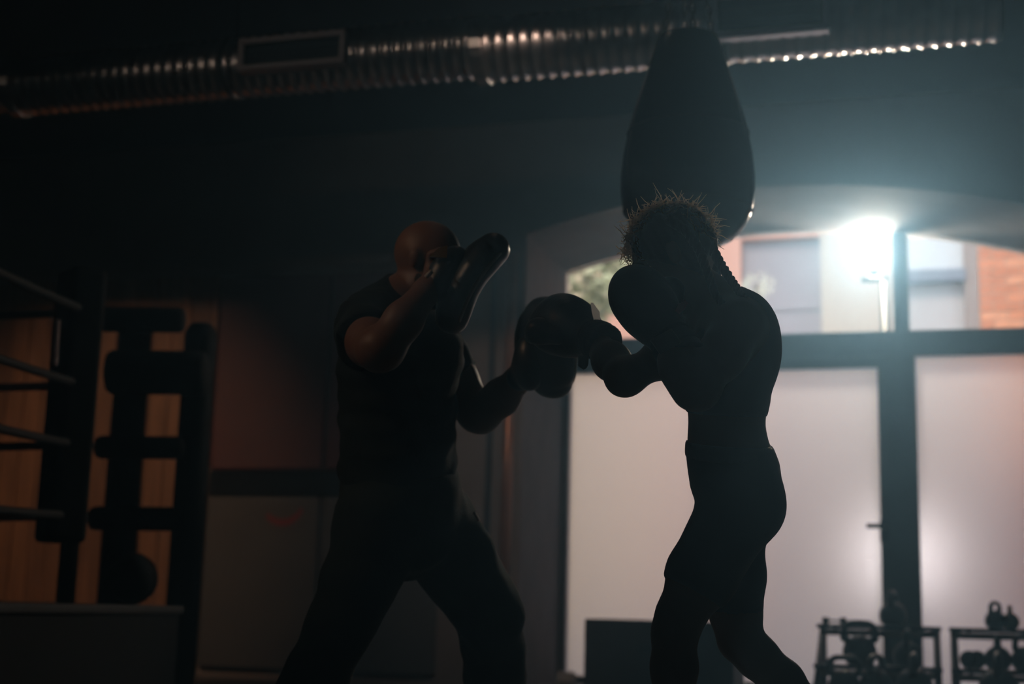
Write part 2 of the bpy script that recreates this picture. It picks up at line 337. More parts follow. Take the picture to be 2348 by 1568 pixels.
wpart(MB().box(XB - 0.05, XB, fd0, fd1, 0, 2.25), 'jamb', M['frame'], bevel=0.004)
wpart(MB().prism(arched_poly(XA, -0.17, 2.425, t + .002), YG - .006, YG + .006), 'clear_pane', M['clear'])
wpart(MB().prism(arched_poly(-0.067, XB, 2.425, t + .002), YG - .006, YG + .006), 'clear_pane', M['clear'])
for x0, x1, z1 in ((XA + .05, -1.40, 2.178), (-1.32, -0.285, 2.178), (-0.036, XB - .05, 2.25)):
    wpart(MB().box(x0, x1, YG - .006, YG + .006, 0.05, z1), 'frosted_pane', M['frost'])
    wpart(MB().box(x0, x1, fd0, fd1, 0, 0.05), 'bottom_rail', M['frame'])
hz = on_y(2000, 1208, YG)[2]
wpart(MB().tube([(-0.262, YG - .05, hz), (-0.262, YG - .11, hz), (-0.375, YG - .11, hz)], 0.016, 10).box(-0.29, -0.235, YG - .056, YG - .05, hz - .10, hz + .04), 'door_handle', M['blackmetal'], smooth=False)

# ================================================================== OUTSIDE
tag(MB().box(-25, 25, YG + 0.12, 40, -0.2, -0.04).build('ground', M['street']), kind='structure')
YB = 16.0
def rect(x0, y0, x1, y1, Y):
    xm, ym = (x0 + x1) / 2, (y0 + y1) / 2
    return on_y(x0, ym, Y)[0], on_y(x1, ym, Y)[0], on_y(xm, y1, Y)[2], on_y(xm, y0, Y)[2]
bld = tag(empty('building', (0, YB, 0)), 'pink and cream rendered building across the street, seen through the clear panes', 'building')
def bpart(name, x0, y0, x1, y1, m, proud, z0=None, z1=None, dx0=0, dx1=0):
    X0, X1, Z0, Z1 = rect(x0, y0, x1, y1, YB)
    o = MB().box(X0 + dx0, X1 + dx1, YB - proud, YB + 0.3, Z0 if z0 is None else z0, Z1 if z1 is None else z1).build(name, m, bld, bevel=0.01)
    o.matrix_parent_inverse = Matrix.Translation((0, -YB, 0)); return o
bpart('wall', 1000, 500, 2600, 800, M['pale'], 0.0, z0=-.04, z1=7.5, dx0=-8, dx1=8)
bpart('pilaster', 1560, 500, 1703, 800, M['brickpink'], 0.16, z0=-.04, z1=7.4)
bpart('wall_bay', 1100, 500, 1560, 800, M['ochre'], 0.05, z0=-.04, z1=7.4)
bpart('brick_band', 1330, 694, 1560, 800, M['brickpink'], 0.09)
bpart('lintel', 1703, 520, 1885, 552, M['brickpink'], 0.14)
bpart('roller_shutter', 1703, 552, 1885, 800, M['lilac'], 0.03, z0=-.04)
for i in range(9):
    X0, X1, Z0, Z1 = rect(1703, 552, 1885, 800, YB); z = 0.3 + i * 0.45
    o = MB().box(X0, X1, YB - 0.05, YB - 0.02, z, z + 0.05).build('shutter_slat', M['lilac'], bld); o.matrix_parent_inverse = Matrix.Translation((0, -YB, 0))
bpart('pilaster', 1885, 500, 2060, 800, M['cream'], 0.22, z0=-.04, z1=7.4)
wn = bpart('window', 2060, 540, 2210, 622, M['winglass'], 0.06)
bpart('window_sill', 2056, 624, 2214, 652, M['bluegrey'], 0.16)
bpart('pilaster', 2210, 500, 2262, 800, M['brown'], 0.12, z0=-.04, z1=7.4)
bpart('wall_bay', 2262, 500, 2800, 800, M['brickpink'], 0.05, z0=-.04, z1=7.4)
# brick pier close to the glass, each brick its own piece
YP = 12.4; X0, X1, Z0, Z1 = rect(2246, 550, 2420, 760, YP)
pier = tag(empty('brick_pier', (X0, YP, 0)), 'orange brick pier outside the right clear pane', 'pier')
core = MB().box(0.012, 0.012 + 6 * 0.225, 0.012, 0.5, -0.04, 5.2).build('mortar_core', M['mortar'], pier)
bmesh_brick = [MB().box(0, 0.213, 0, 0.1, 0, 0.064).mesh('brick') for _ in range(3)]
for i, me in enumerate(bmesh_brick): me.materials.append(M['orange'][i])
half = MB().box(0, 0.1, 0, 0.1, 0, 0.064).mesh('half_brick'); half.materials.append(M['orange'][1])
for r in range(68):
    z = -0.04 + r * 0.076
    if 24 <= r <= 66:
        xs = [i * 0.225 for i in range(6)] if r % 2 == 0 else [0.1125 + i * 0.225 for i in range(5)]
        for x in xs: inst('brick', random.choice(bmesh_brick), None, pier, (x, random.uniform(-.005, .005), z))
        if r % 2: inst('brick', half, None, pier, (0, 0, z))
b = MB()
for r in range(24):
    z = -0.04 + r * 0.076
    for i in range(6): b.box((i + (0.5 if r % 2 else 0)) * 0.225 * 0.92, (i + (0.5 if r % 2 else 0)) * 0.225 * 0.92 + 0.2, 0, 0.1, z, z + 0.064)
tag(b.build('lower_brickwork', M['darkbrick'], pier), kind='stuff')
# lantern on a post
LP = on_y(2003, 568, 10.25)
lan = tag(empty('street_lantern', (LP[0] + 0.07, 10.25, -0.04)), 'lit globe lantern on a slim post beyond the clear pane', 'street lamp')
def lpart(mb, name, m, **kw):
    o = mb.build(name, m, lan, **kw); o.matrix_parent_inverse = Matrix.Translation((-LP[0] - 0.07, -10.25, 0.04)); return o
zb = on_y(2010, 640, 10.25)[2]
lpart(MB().tube([(LP[0] + .07, 10.25, -.04), (LP[0] + .07, 10.25, zb - .02)], [0.05, 0.035], 12), 'pole', M['blackmetal'], smooth=True)
lpart(MB().tube([(LP[0] - .09, 10.25, zb), (LP[0] + .10, 10.25, zb)], 0.022, 10), 'crossbar', M['blackmetal'], smooth=True)
lpart(MB().tube([(LP[0], 10.25, zb), (LP[0], 10.25, LP[2] - .1)], 0.018, 10), 'stem', M['blackmetal'], smooth=True)
b = MB(); b.lathe([(0.10 * math.sin(math.pi * (0.02 + 0.96 * i / 14)), -0.10 * math.cos(math.pi * (0.02 + 0.96 * i / 14))) for i in range(15)], 24, LP)
lpart(b, 'globe', emit('lantern_glow', (1.0, 0.95, 0.85), 470.0), smooth=True)
# trees in the street, and an added low lamp
def tree(name, label, base, crown, r, n, leafm, cat='tree'):
    t_ = tag(empty(name, base), label, cat)
    def loc(p): return np.array(p) - np.array(base)
    c = loc(crown)
    MB().tube([(0, 0, 0), (c[0] * .4, c[1] * .4, c[2] * .6), tuple(c)], [0.06, 0.045, 0.02], 8).build('trunk', M['bark'], t_, smooth=True)
    b = MB()
    for _ in range(n):
        d = nrm(RNG.normal(size=3)); p = c + d * r * RNG.uniform(.35, 1.0) ** .6 * np.array([1.15, 1.0, 0.85]); u = nrm(RNG.normal(size=3)); v = nrm(np.cross(u, RNG.normal(size=3))); s_ = r * RNG.uniform(.10, .17)
        b.add([p - u * s_, p + v * s_ * .5, p + u * s_, p - v * s_ * .5], [(0, 1, 2, 3)])
    tag(b.build('foliage', leafm, t_), kind='stuff')
c = on_y(1345, 640, 12.6); tree('tree', 'pale green leafy tree outside the left end of the clear pane', (c[0], 12.6, -.04), c, 0.50, 900, M['leaf'])
c = on_y(1735, 655, 12.4); tree('blossom_tree', 'small white blossoming tree outside, beside the back of the boxer', (c[0], 12.4, -.04), c, 0.14, 240, M['blossom'])
c = on_y(2068, 1275, 11.9); zb2 = c[2] + .04
bo = tag(empty('added_low_lamp', (c[0], 11.9, -.04)), 'added low lamp glowing through the frosted panes behind the post', 'lamp')  # lamp added to make the bright patches either side of the post
MB().tube([(0, 0, 0), (0, 0, zb2 - .25)], [.09, .075], 16).build('post', M['bluegrey'], bo, smooth=True)
MB().lathe([(0.24 * math.sin(math.pi * (0.02 + 0.96 * i / 14)), zb2 - 0.28 * math.cos(math.pi * (0.02 + 0.96 * i / 14))) for i in range(15)], 24).build('globe', emit('added_lamp_glow', (0.82, 0.86, 1.0), 10.0), bo, smooth=True)

# ================================================================== CEILING FITTINGS
def duct(x0, x1, y, z, r, name, label):
    d = tag(empty(name, (x0, y, z)), label, 'duct', 'spiral duct runs under the ceiling'); n = 24; b = MB(); pitch = 0.062; st = int((x1 - x0) / pitch * 8); V = []; Fs = []
    for i in range(st + 1):
        x = (x1 - x0) * i / st
        for k in range(n):
            a = 2 * math.pi * k / n; ph = ((x / pitch) - k / n) % 1.0
            rr = r + 0.006 * math.exp(-((ph - 0.5) / 0.10) ** 2) - 0.002 * math.cos(2 * math.pi * ph)
            V.append((x, rr * math.sin(a), rr * math.cos(a)))
    for i in range(st): Fs += [(i * n + k, i * n + (k + 1) % n, (i + 1) * n + (k + 1) % n, (i + 1) * n + k) for k in range(n)]
    Fs += [tuple(range(n)), tuple(st * n + k for k in range(n))[::-1]]
    b.add(V, Fs).build('pipe', M['steel'], d, smooth=True)
    for xx in (0.035,):
        MB().tube([(xx - .03, 0, 0), (xx + .03, 0, 0)], r + .012, 24).build('coupling', M['steel'], d, smooth=False, bevel=.003)
    nh = max(1, int((x1 - x0) / 1.4))
    for i in range(nh):
        xx = (i + .5) * (x1 - x0) / nh
        MB().tube([(xx, 0, r), (xx, 0, ZC - z)], 0.005, 6).tube([(xx + .0, (r + .006) * math.sin(a), (r + .006) * math.cos(a)) for a in np.linspace(0, 2 * math.pi, 25)[:-1]], 0.006, 5, closed=True).build('hanger', M['blackmetal'], d)
YD, RD = 6.3, 0.155
def dz(e): return CAM_H + e * YD + RD * math.sqrt(1 + e * e)
duct(-9.4, -4.70, YD, dz(.411), RD, 'spiral_duct', 'left length of silver spiral duct, in the darkest corner')
duct(-4.70, -2.06, YD, dz(.4055), RD - .004, 'spiral_duct', 'middle length of silver spiral duct, with the left grille')
duct(-2.06, 0.385, YD, dz(.4025), RD, 'spiral_duct', 'right length of silver spiral duct, catching pinkish window light')
def vent(x0, x1, z0, z1, y, label):
    g = tag(empty('vent_grille', ((x0 + x1) / 2, y, z0)), label, 'vent', 'ceiling vent grilles'); w, h_ = (x1 - x0) / 2, z1 - z0; f = 0.028
    MB().box(-w + .004, w - .004, 0.012, 0.14, 0.0, h_ - .005).build('plenum_box', M['steel'], g)
    MB().box(-w + .02, w - .02, 0.009, 0.0125, 0.012, h_ - .012).build('dark_backing', M['blackmetal'], g)
    MB().box(-w, w, -.012, .012, 0, f).box(-w, w, -.012, .012, h_ - f, h_).box(-w, -w + f, -.012, .012, f, h_ - f).box(w - f, w, -.012, .012, f, h_ - f).build('frame', M['grille'], g, bevel=.003)
    n = 4; me = MB().add([(-w + f, -.008, 0), (w - f, -.008, 0), (w - f, .010, .010), (-w + f, .010, .010), (-w + f, -.006, -.002), (w - f, -.006, -.002), (w - f, .012, .008), (-w + f, .012, .008)], [(0, 1, 2, 3), (4, 7, 6, 5), (0, 4, 5, 1), (3, 2, 6, 7), (0, 3, 7, 4), (1, 5, 6, 2)]).mesh('slat'); me.materials.append(M['blackmetal'])
    for i in range(n): inst('slat', me, None, g, (0, 0, f + (i + .5) * (h_ - 2 * f) / n))
YV = YD - RD - .03
def vpx(x0, y0, x1, y1):
    a, c_ = on_y(x0, y0, YV), on_y(x1, y1, YV); return a[0], c_[0], c_[2], a[2]
x0, x1, z0, z1 = vpx(550, 91, 789, 143); vent(x0, x1, z0, z1, YV, 'grey framed vent grille on the middle duct')
x0, x1, z0, z1 = vpx(1632, -14, 1901, 66); vent(x0, x1, z0, z1, YV, 'vent grille with its lower edge lit, right of the bag chains')
# ================================================================== LEFT PART OF THE ROOM
MB_ = MB
pan = tag(empty('wood_panelling', (-7.0, YF, 0)), 'warm brown vertical wood boarding behind the boxing ring', 'panelling')
x = -9.55; i = 0
while x < -4.73:
    w = min(0.145, -4.712 - x)
    MB().box(x + 7.0 + .003, x + w + 7.0 - .003, -0.028 - random.uniform(0, .006), -.001, 0.02, 2.74).build('board', random.choice(M['wood']), pan, bevel=.003)
    x += w; i += 1
def wall_mat(x0, x1, z0, z1, m, label, dd=0.05):
    return tag(MB().box(x0, x1, YF - dd, YF - .002, z0, z1).build('wall_mat', m, bevel=0.018, seg=3), label, 'wall mat', 'padded mats on the window wall')
wall_mat(-4.69, -3.86, 1.37, 2.72, M['redvinyl'], 'upper dark red wall mat next to the wood boarding')
wall_mat(-3.84, -3.02, 1.37, 2.72, M['redvinyl'], 'upper dark red wall mat behind the trainer')
lm = wall_mat(-4.69, -3.86, 0.06, 1.19, M['greyvinyl'], 'lower grey wall mat with a red curved stripe')
wall_mat(-3.84, -3.02, 0.06, 1.19, M['greyvinyl'], 'lower grey wall mat seen between the legs of the trainer')
struct(MB().box(-4.69, -3.02, YF - .03, YF, 1.195, 1.365), 'trim_2', M['blackfoam'])
arc = []
for i in range(13):
    a = math.radians(-135 + i * 9); arc.append((math.cos(a), math.sin(a)))
cpt = on_y(650, 1140, YF - .052)
poly = [(cpt[0] + .17 * c_, cpt[2] + .19 * s_) for c_, s_ in arc] + [(cpt[0] + .145 * c_, cpt[2] + .145 * s_) for c_, s_ in arc[::-1]]
o = MB().prism(poly, YF - .054, YF - .0495).build('red_stripe', M['redprint'], lm)
tag(MB().tube([(-2.57, YF - .05, 0), (-2.57, YF - .05, 2.80)], 0.038, 14).box(-2.62, -2.52, YF - .05, YF, 0.4, .43).box(-2.62, -2.52, YF - .05, YF, 2.2, 2.23).build('riser_pipe', M['copper'], smooth=True), 'copper riser pipe at the left corner of the reveal', 'pipe')
tag(MB().tube([(-2.70, YF - .03, 0), (-2.70, YF - .03, 2.9)], 0.022, 12).box(-2.73, -2.67, YF - .03, YF, .8, .82).build('riser_pipe', M['sidewall'], smooth=True), 'thin dark riser pipe left of the copper pipe', 'pipe')

# ---- boxing ring
PA = at(150, 1371, 6.75); RZ = 0.46
a_ = math.radians(6.0) - YAW                       # the side that runs away from the camera
D1 = np.array([math.sin(a_), math.cos(a_), 0]); D2 = np.array([-math.cos(a_), math.sin(a_), 0])
ring = tag(empty('boxing_ring', (PA[0], PA[1], 0)), 'dark boxing ring with padded corner post and ropes at the left edge', 'boxing ring')
o_ = np.array([PA[0], PA[1], 0.0])
def rp(u, v, z): return tuple(u * D1 + v * D2 + np.array([0, 0, z]))     # in the ring's own space
out = 0.42; S_ = 4.6
def slab(u0, u1, v0, v1, z0, z1):
    V = [rp(u, v, z) for z in (z0, z1) for v in (v0, v1) for u in (u0, u1)]
    return MB().add(V, [(0, 2, 3, 1), (4, 5, 7, 6), (0, 1, 5, 4), (2, 6, 7, 3), (0, 4, 6, 2), (1, 3, 7, 5)])
slab(-S_ - out, out, -out, S_ + out, 0.0, RZ - .04).build('skirt', M['blackfoam'], ring)
slab(-S_ - out - .02, out + .02, -out - .02, S_ + out + .02, RZ - .04, RZ).build('canvas', M['canvas'], ring, bevel=.012)
LEV = [at(150, y, 6.75)[2] for y in (690, 868, 1012, 1180)]
CORN = [(0, 0), (-S_, 0), (-S_, S_), (0, S_)]
for ci, (u, v) in enumerate(CORN):
    MB().tube([rp(u, v, RZ - .02), rp(u, v, 2.08)], 0.045, 14).build('corner_post', M['blackmetal'], ring, smooth=True)
    su, sv = (-1 if u == 0 else 1), (1 if v == 0 else -1)
    p = np.array(rp(u + su * .03, v + sv * .03, 0)); 
    ax_ = nrm(su * D1 + sv * D2); ay_ = np.cross([0, 0, 1], ax_); V = []
    for z in (0.74, 2.07):
        for s1, s2 in ((-.08, -.115), (.10, -.115), (.10, .115), (-.08, .115)): V.append(tuple(p + ax_ * s1 + ay_ * s2 + np.array([0, 0, z])))
    MB().add(V, [(3, 2, 1, 0), (4, 5, 6, 7), (0, 1, 5, 4), (1, 2, 6, 5), (2, 3, 7, 6), (3, 0, 4, 7)]).build('corner_pad', M['blackfoam'], ring, bevel=.03, seg=3)
for ci in range(4):
    (u0, v0), (u1, v1) = CORN[ci], CORN[(ci + 1) % 4]
    for k, z in enumerate(LEV):
        pts = []
        for i in range(9):
            tt = i / 8; sag = -0.05 * 4 * tt * (1 - tt); pts.append(rp(u0 + (u1 - u0) * tt, v0 + (v1 - v0) * tt, z + sag))
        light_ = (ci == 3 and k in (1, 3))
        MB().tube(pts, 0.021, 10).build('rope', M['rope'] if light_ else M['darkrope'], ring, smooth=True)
# twisted lashing at the post
b = MB(); q0 = at(129, 735, 6.55) - o_; q1 = at(122, 835, 6.55) - o_
for ph in (0, math.pi):
    b.tube([q0 + (q1 - q0) * i / 40 + 0.011 * (math.cos(ph + i * .8) * R0 + math.sin(ph + i * .8) * FH) for i in range(41)], 0.010, 7)
b.build('rope_lashing', M['rope'], ring, smooth=True)
bl = at(303, 1345, 7.05)
mb_ = MB().lathe([(0.125 * math.sin(math.pi * (0.02 + 0.96 * i / 18)), -0.125 * math.cos(math.pi * (0.02 + 0.96 * i / 18))) for i in range(19)], 30)
ball = tag(empty('medicine_ball', (bl[0], bl[1], RZ + 0.126)), 'black medicine ball on the ring apron', 'ball')
mb_.build('ball_cover', M['blackfoam'], ball, smooth=True)
MB().tube([(0.1255 * math.cos(a), 0, 0.1255 * math.sin(a)) for a in np.linspace(0, 2 * math.pi, 33)[:-1]], 0.004, 6, closed=True).build('seam', M['darkrope'], ball)
# ---- padded training frame between the ring and the boarding
P1, P2 = at(262, 1390, 7.75), at(418, 1390, 7.55)
fr = tag(empty('training_frame', (P2[0], P2[1], 0)), 'black upright frame with four thick padded rolls before the boarding', 'training frame')
def fl(p): return np.array(p) - np.array([P2[0], P2[1], 0])
MB().tube([(0, 0, 0), (0, 0, 1.93), (0, 0, 1.99)], [0.088, 0.088, 0.06], 18).build('padded_post', M['blackfoam'], fr, smooth=True, bevel=.02)
q = fl((P1[0], P1[1], 0)); MB().tube([q, q + np.array([0, 0, 2.02])], 0.095, 16).build('padded_post', M['blackfoam'], fr, smooth=True)
for (xl, y, rr) in ((212, 732, 30), (206, 853, 52), (204, 1025, 27), (190, 1188, 28)):
    pa, pb = fl(at(xl + rr, y, 7.6)), fl(at(425 if rr < 50 else 478, y + 2, 7.62)); r = rr * 7.55 / F_PX
    MB().tube([pa + (pb - pa) * tt for tt in (-.07, -.05, 0, .94, .98, 1.0)], [r * .55, r * .85, r, r, r * .8, r * .5], 18).build('padded_roll', M['blackfoam'], fr, smooth=True)
MB().box(-.25, .25, -.2, .2, 0, .03).build('foot_plate', M['blackmetal'], fr)
hs = MB().lathe([(0.05, 0), (0.05, -.03), (0.02, -.03), (0.02, -.08), (0.06, -.09), (0.075, -.24), (0.068, -.24), (0.05, -.12)], 20).mesh('spot_housing'); hs.materials.append(M['blackmetal'])
lens = MB().lathe([(0.002, -.232), (0.066, -.235)], 20).mesh('lens'); lens.materials.append(emit('lamp_lens', (1.0, 0.84, 0.72), 6.0))
for lx, ly, pw, cone, tgt, lab in ((-5.7, 4.6, 190, 44, (-5.45, 8.7, 1.2), 'added unseen ceiling spotlight aimed at the wood boarding'), (-3.9, 1.6, 62, 25, (-1.62, 3.75, 1.32), 'added unseen ceiling spotlight aimed at the trainer'), (-3.6, 1.2, 30, 38, (-2.6, 6.2, 3.1), 'added unseen ceiling spotlight aimed along the duct'), (-1.5, 4.9, 75, 36, (-2.6, 8.8, 1.4), 'added unseen ceiling spotlight washing the wall left of the reveal')):  # spotlights added out of view to light boarding, trainer, duct and wall
    lmp = tag(empty('added_spotlight', (lx, ly, ZC)), lab, 'lamp', 'added ceiling spotlights out of view')
    inst('spot_housing', hs, None, lmp); inst('lens', lens, None, lmp)
    sp = light('spot_beam', 'SPOT', (0, 0, -.26), pw, {75: (1.0, 0.80, 0.72), 30: (1.0, 0.92, 0.86)}.get(pw, (1.0, 0.70, 0.48)), spot_size=math.radians(cone), spot_blend=.9, shadow_soft_size=.06); sp.parent = lmp
    sp.rotation_euler = (Vector(tgt) - Vector((lx, ly, ZC - .26))).to_track_quat('-Z', 'Y').to_euler()

# ================================================================== FLOOR THINGS BY THE WINDOW
c0, c1 = on_y(1340, 1418, 9.1), on_y(1682, 1420, 9.1)
bx = tag(empty('plyo_box', ((c0[0] + c1[0]) / 2, 9.1, 0)), 'dark grey jump box standing in the window reveal', 'box')
w = (c1[0] - c0[0]) / 2; MB().box(-w, w, 0, .55, 0, c0[2]).build('foam_block', M['plybox'], bx, bevel=.012)
MB().box(-w * .25, w * .25, -.004, .01, c0[2] - .2, c0[2] - .16).build('hand_slot', M['blackmetal'], bx)
c = on_y(1298, 1546, 9.3)
tw = tag(empty('rolled_bundle', (c[0], 9.3, 0.05)), 'small pale rolled towel at the foot of the left frosted pane', 'bundle')  # small pale roll on the floor, not identified
MB().tube([(-.06, 0, .0), (-.05, 0, 0), (.05, 0, 0), (.06, 0, 0)], [.035, .05, .05, .035], 16).build('roll', M['white'], tw, smooth=True)
MB().tube([(.061 + .0005, .03 * (1 - i / 30) * math.cos(i * .6), .03 * (1 - i / 30) * math.sin(i * .6)) for i in range(30)], .003, 5).build('fold', M['white'], tw)

# ---- kettlebells on two stepped racks
def kettlebell_meshes(R):
    prof = [(0.001, 0.0), (R * .62, 0.0), (R * .70, R * .05)]
    for i in range(1, 15):
        a = -0.72 + i * (1.45 + .72) / 14; prof.append((R * math.cos(a) * 1.0, R * .72 + R * math.sin(a)))
    body = MB().lathe(prof, 28).mesh('bell')
    hw, hh = R * .92, R * 1.12; z0 = R * 1.30; pts = []; rad = []
    pts += [(-hw * .62, 0, z0)]; rad += [R * .27]
    for i in range(15):
        a = math.pi - i * math.pi / 14; ca, sa = math.cos(a), math.sin(a)
        pts.append((hw * math.copysign(abs(ca) ** .55, ca), 0, z0 + R * .25 + (hh - R * .25) * abs(sa) ** .6)); rad.append(R * (.25 - .07 * abs(sa)))
    pts += [(hw * .62, 0, z0)]; rad += [R * .27]
    return body, MB().tube(pts, rad, 12).mesh('handle')
KB = {}
def kettlebell(xc, ybase, bw, Y, rot, label, m=None, zbase=None, hm=None):
    c = on_y(xc, ybase, Y); d = (c - CPOS) @ FW; R = round(bw / 2 * d / F_PX, 3)
    if R not in KB: KB[R] = kettlebell_meshes(R)
    k = tag(empty('kettlebell', (c[0], Y, c[2] if zbase is None else zbase), rz=math.radians(rot)), label, 'kettlebell', 'kettlebells on the racks by the window')
    for nm, me, mm in (('bell', KB[R][0], m or M['iron']), ('handle', KB[R][1], hm or m or M['iron'])):
        me2 = me if me.materials and me.materials[0] == mm else me.copy()
        if not me2.materials: me2.materials.append(mm)
        else: me2.materials[0] = mm
        me2.polygons.foreach_set('use_smooth', [True] * len(me2.polygons)); inst(nm, me2, None, k)
    return k
ZT, ZM, ZL = 0.455, 0.240, 0.080; YT, YM, YL = 8.50, 8.22, 7.86
def rack(x0, x1, label):
    rk = tag(empty('kettlebell_rack', (x0, 8.36, 0)), label, 'rack', 'stepped kettlebell racks'); W_ = x1 - x0
    for z, y, nm in ((ZT, YT - 8.36, 'shelf'), (ZM, YM - 8.36, 'shelf'), (ZL, YL - 8.36, 'shelf')):
        MB().box(0, W_, y - .13, y + .13, z - .024, z).build('shelf', M['blackmetal'], rk, bevel=.004)
        MB().box(.03, W_ - .03, y - .137, y - .13, z - .062, z - .026).build('shelf_lip', M['rackwood'], rk)
        for xx in (.05, .10, W_ - .10, W_ - .05): MB().tube([(xx, y - .1, z - .024), (xx, y - .1, z - .045)], .009, 8).build('bolt', M['blackmetal'], rk)
    for xx in (0.025, W_ - .025):
        MB().tube([(xx, -.60, 0), (xx, .18, ZT - .02)], .02, 8).build('leg', M['blackmetal'], rk, smooth=True)
        MB().tube([(xx, .24, 0), (xx, .18, ZT - .02)], .02, 8).build('leg', M['blackmetal'], rk, smooth=True)
        MB().tube([(xx, -.60, .02), (xx, .24, .02)], .018, 8).build('foot_bar', M['blackmetal'], rk, smooth=True)
rx0, rx1 = on_y(1876, 1440, YT)[0], on_y(2158, 1440, YT)[0]
rack(rx0, rx1, 'left kettlebell rack in front of the dark window post')
rx2 = on_y(2176, 1440, YT)[0]; rack(rx2, rx2 + (rx1 - rx0), 'right kettlebell rack, cut by the picture edge')
kettlebell(2048, 1440, 62, YT, 80, 'kettlebell on the top shelf in front of the dark window post', zbase=ZT, hm=M['iron'])
kettlebell(1972, 1530, 78, YM, 12, 'large kettlebell on the middle shelf with its handle facing the room, left rack', zbase=ZM)
kettlebell(2082, 1530, 66, YM, 84, 'kettlebell with handle edge-on, middle shelf of the left rack', zbase=ZM)
kettlebell(1937, 1600, 74, YL, 10, 'kettlebell with open handle at the left end of the lowest shelf, left rack', zbase=ZL)
kettlebell(2010, 1605, 78, YL, 70, 'kettlebell in the middle of the lowest shelf, left rack', zbase=ZL)
kettlebell(2098, 1610, 84, YL + .02, 86, 'kettlebell at the right end of the lowest shelf, left rack', zbase=ZL)
kettlebell(2283, 1440, 48, YT, 62, 'small black kettlebell on the top shelf beside the yellow one', zbase=ZT)
kettlebell(2317, 1440, 42, YT + .08, 84, 'small yellow kettlebell on the top shelf of the right rack', M['yellowiron'], zbase=ZT)
kettlebell(2289, 1530, 62, YM, 84, 'black kettlebell in the middle of the right rack, middle shelf', zbase=ZM)
kettlebell(2352, 1530, 64, YM, 40, 'black kettlebell cut by the right picture edge', zbase=ZM)
kettlebell(2292, 1612, 92, YL, 86, 'biggest kettlebell, on the lowest shelf of the right rack', zbase=ZL)
def dumbbell(xc, Y, z, r, L, rot, label):
    c = on_y(xc, 1530, Y); d = tag(empty('dumbbell', (c[0], Y, z + r), rz=math.radians(rot)), label, 'dumbbell', 'dumbbells on the racks')
    MB().tube([(-L / 2, 0, 0), (L / 2, 0, 0)], r * .3, 10).build('grip', M['blackmetal'], d, smooth=True)
    for s in (-1, 1): MB().tube([(s * L * .28, 0, 0), (s * L * .32, 0, 0), (s * L * .58, 0, 0), (s * L * .62, 0, 0)], [r * .8, r, r, r * .8], 16).build('weight', M['iron'], d, smooth=True)
dumbbell(2232, YM - .02, ZM, 0.048, 0.10, 60, 'small round dumbbell at the left end of the right rack, middle shelf')
dumbbell(1915, YT, ZT, 0.019, 0.11, 10, 'small flat dumbbell on the top shelf of the left rack')

# ================================================================== PUNCHING BAG
bc = at(1577, 330, 5.06); DB = 5.06; s = DB / F_PX
bag = tag(empty('punching_bag', (bc[0], bc[1], at(1580, 584, DB)[2])), 'big black teardrop punching bag hanging on chains above the boxer', 'punching bag')
zoff = bag.location.z
prof_px = [(566, 2), (563, 40), (556, 72), (540, 104), (515, 128), (480, 145), (440, 152), (400, 152), (350, 147), (300, 138), (250, 126), (200, 110), (150, 94), (110, 82), (80, 73), (70, 68), (66, 40), (66, 2)]
zz = lambda y: (566 - y) * s / math.cos(PIT) * 1.0
MB().lathe([(r * s, zz(y)) for y, r in prof_px], 48).build('bag_body', M['bagleather'], bag, smooth=True)
for y, r in ((480, 146), (300, 139)):
    MB().tube([(r * s * 1.002 * math.cos(a), r * s * 1.002 * math.sin(a), zz(y)) for a in np.linspace(0, 2 * math.pi, 49)[:-1]], .0022, 5, closed=True).build('seam', M['darkrope'], bag)
link = MB().tube([(0.009 * math.cos(a) * 1.0, 0, 0.011 * math.sin(a) + (0.009 if math.sin(a) > 0 else -0.009)) for a in np.linspace(0, 2 * math.pi, 17)[:-1]], .0032, 6, closed=True).mesh('link'); link.materials.append(M['chain']); link.polygons.foreach_set('use_smooth', [True] * len(link.polygons))
ztop = zz(68); apex = np.array([0, 0, ZC - zoff - .55])
for a in (20, 110, 200, 290):
    p0 = np.array([.068 * DB / 5.06 * 1.3 * math.cos(math.radians(a)), .088 * math.sin(math.radians(a)), ztop]); ch = empty('chain', p0, bag)
    MB().tube([(0, 0, -.03), (0, 0, .0)], .012, 8).build('d_ring', M['chain'], ch)
    v = apex - p0; n = int(np.linalg.norm(v) / .031); rotq = Vector(v).to_track_quat('Z', 'Y').to_euler()
    for i in range(n):
        l = inst('link', link, None, ch, v * (i + .5) / n); e = rotq.copy(); l.rotation_euler = (Matrix.Rotation(0, 3, 'X') @ Vector(v).to_track_quat('Z', 'Y').to_matrix() @ Matrix.Rotation(math.pi / 2 * (i % 2), 3, 'Z')).to_euler()
MB().tube([tuple(apex - np.array([0, 0, .02])), tuple(apex + np.array([0, 0, .55]))], .012, 10).build('hanger_rod', M['chain'], bag, smooth=True)
MB().lathe([(.07, ZC - zoff - .02), (.07, ZC - zoff)], 20).build('ceiling_plate', M['blackmetal'], bag)

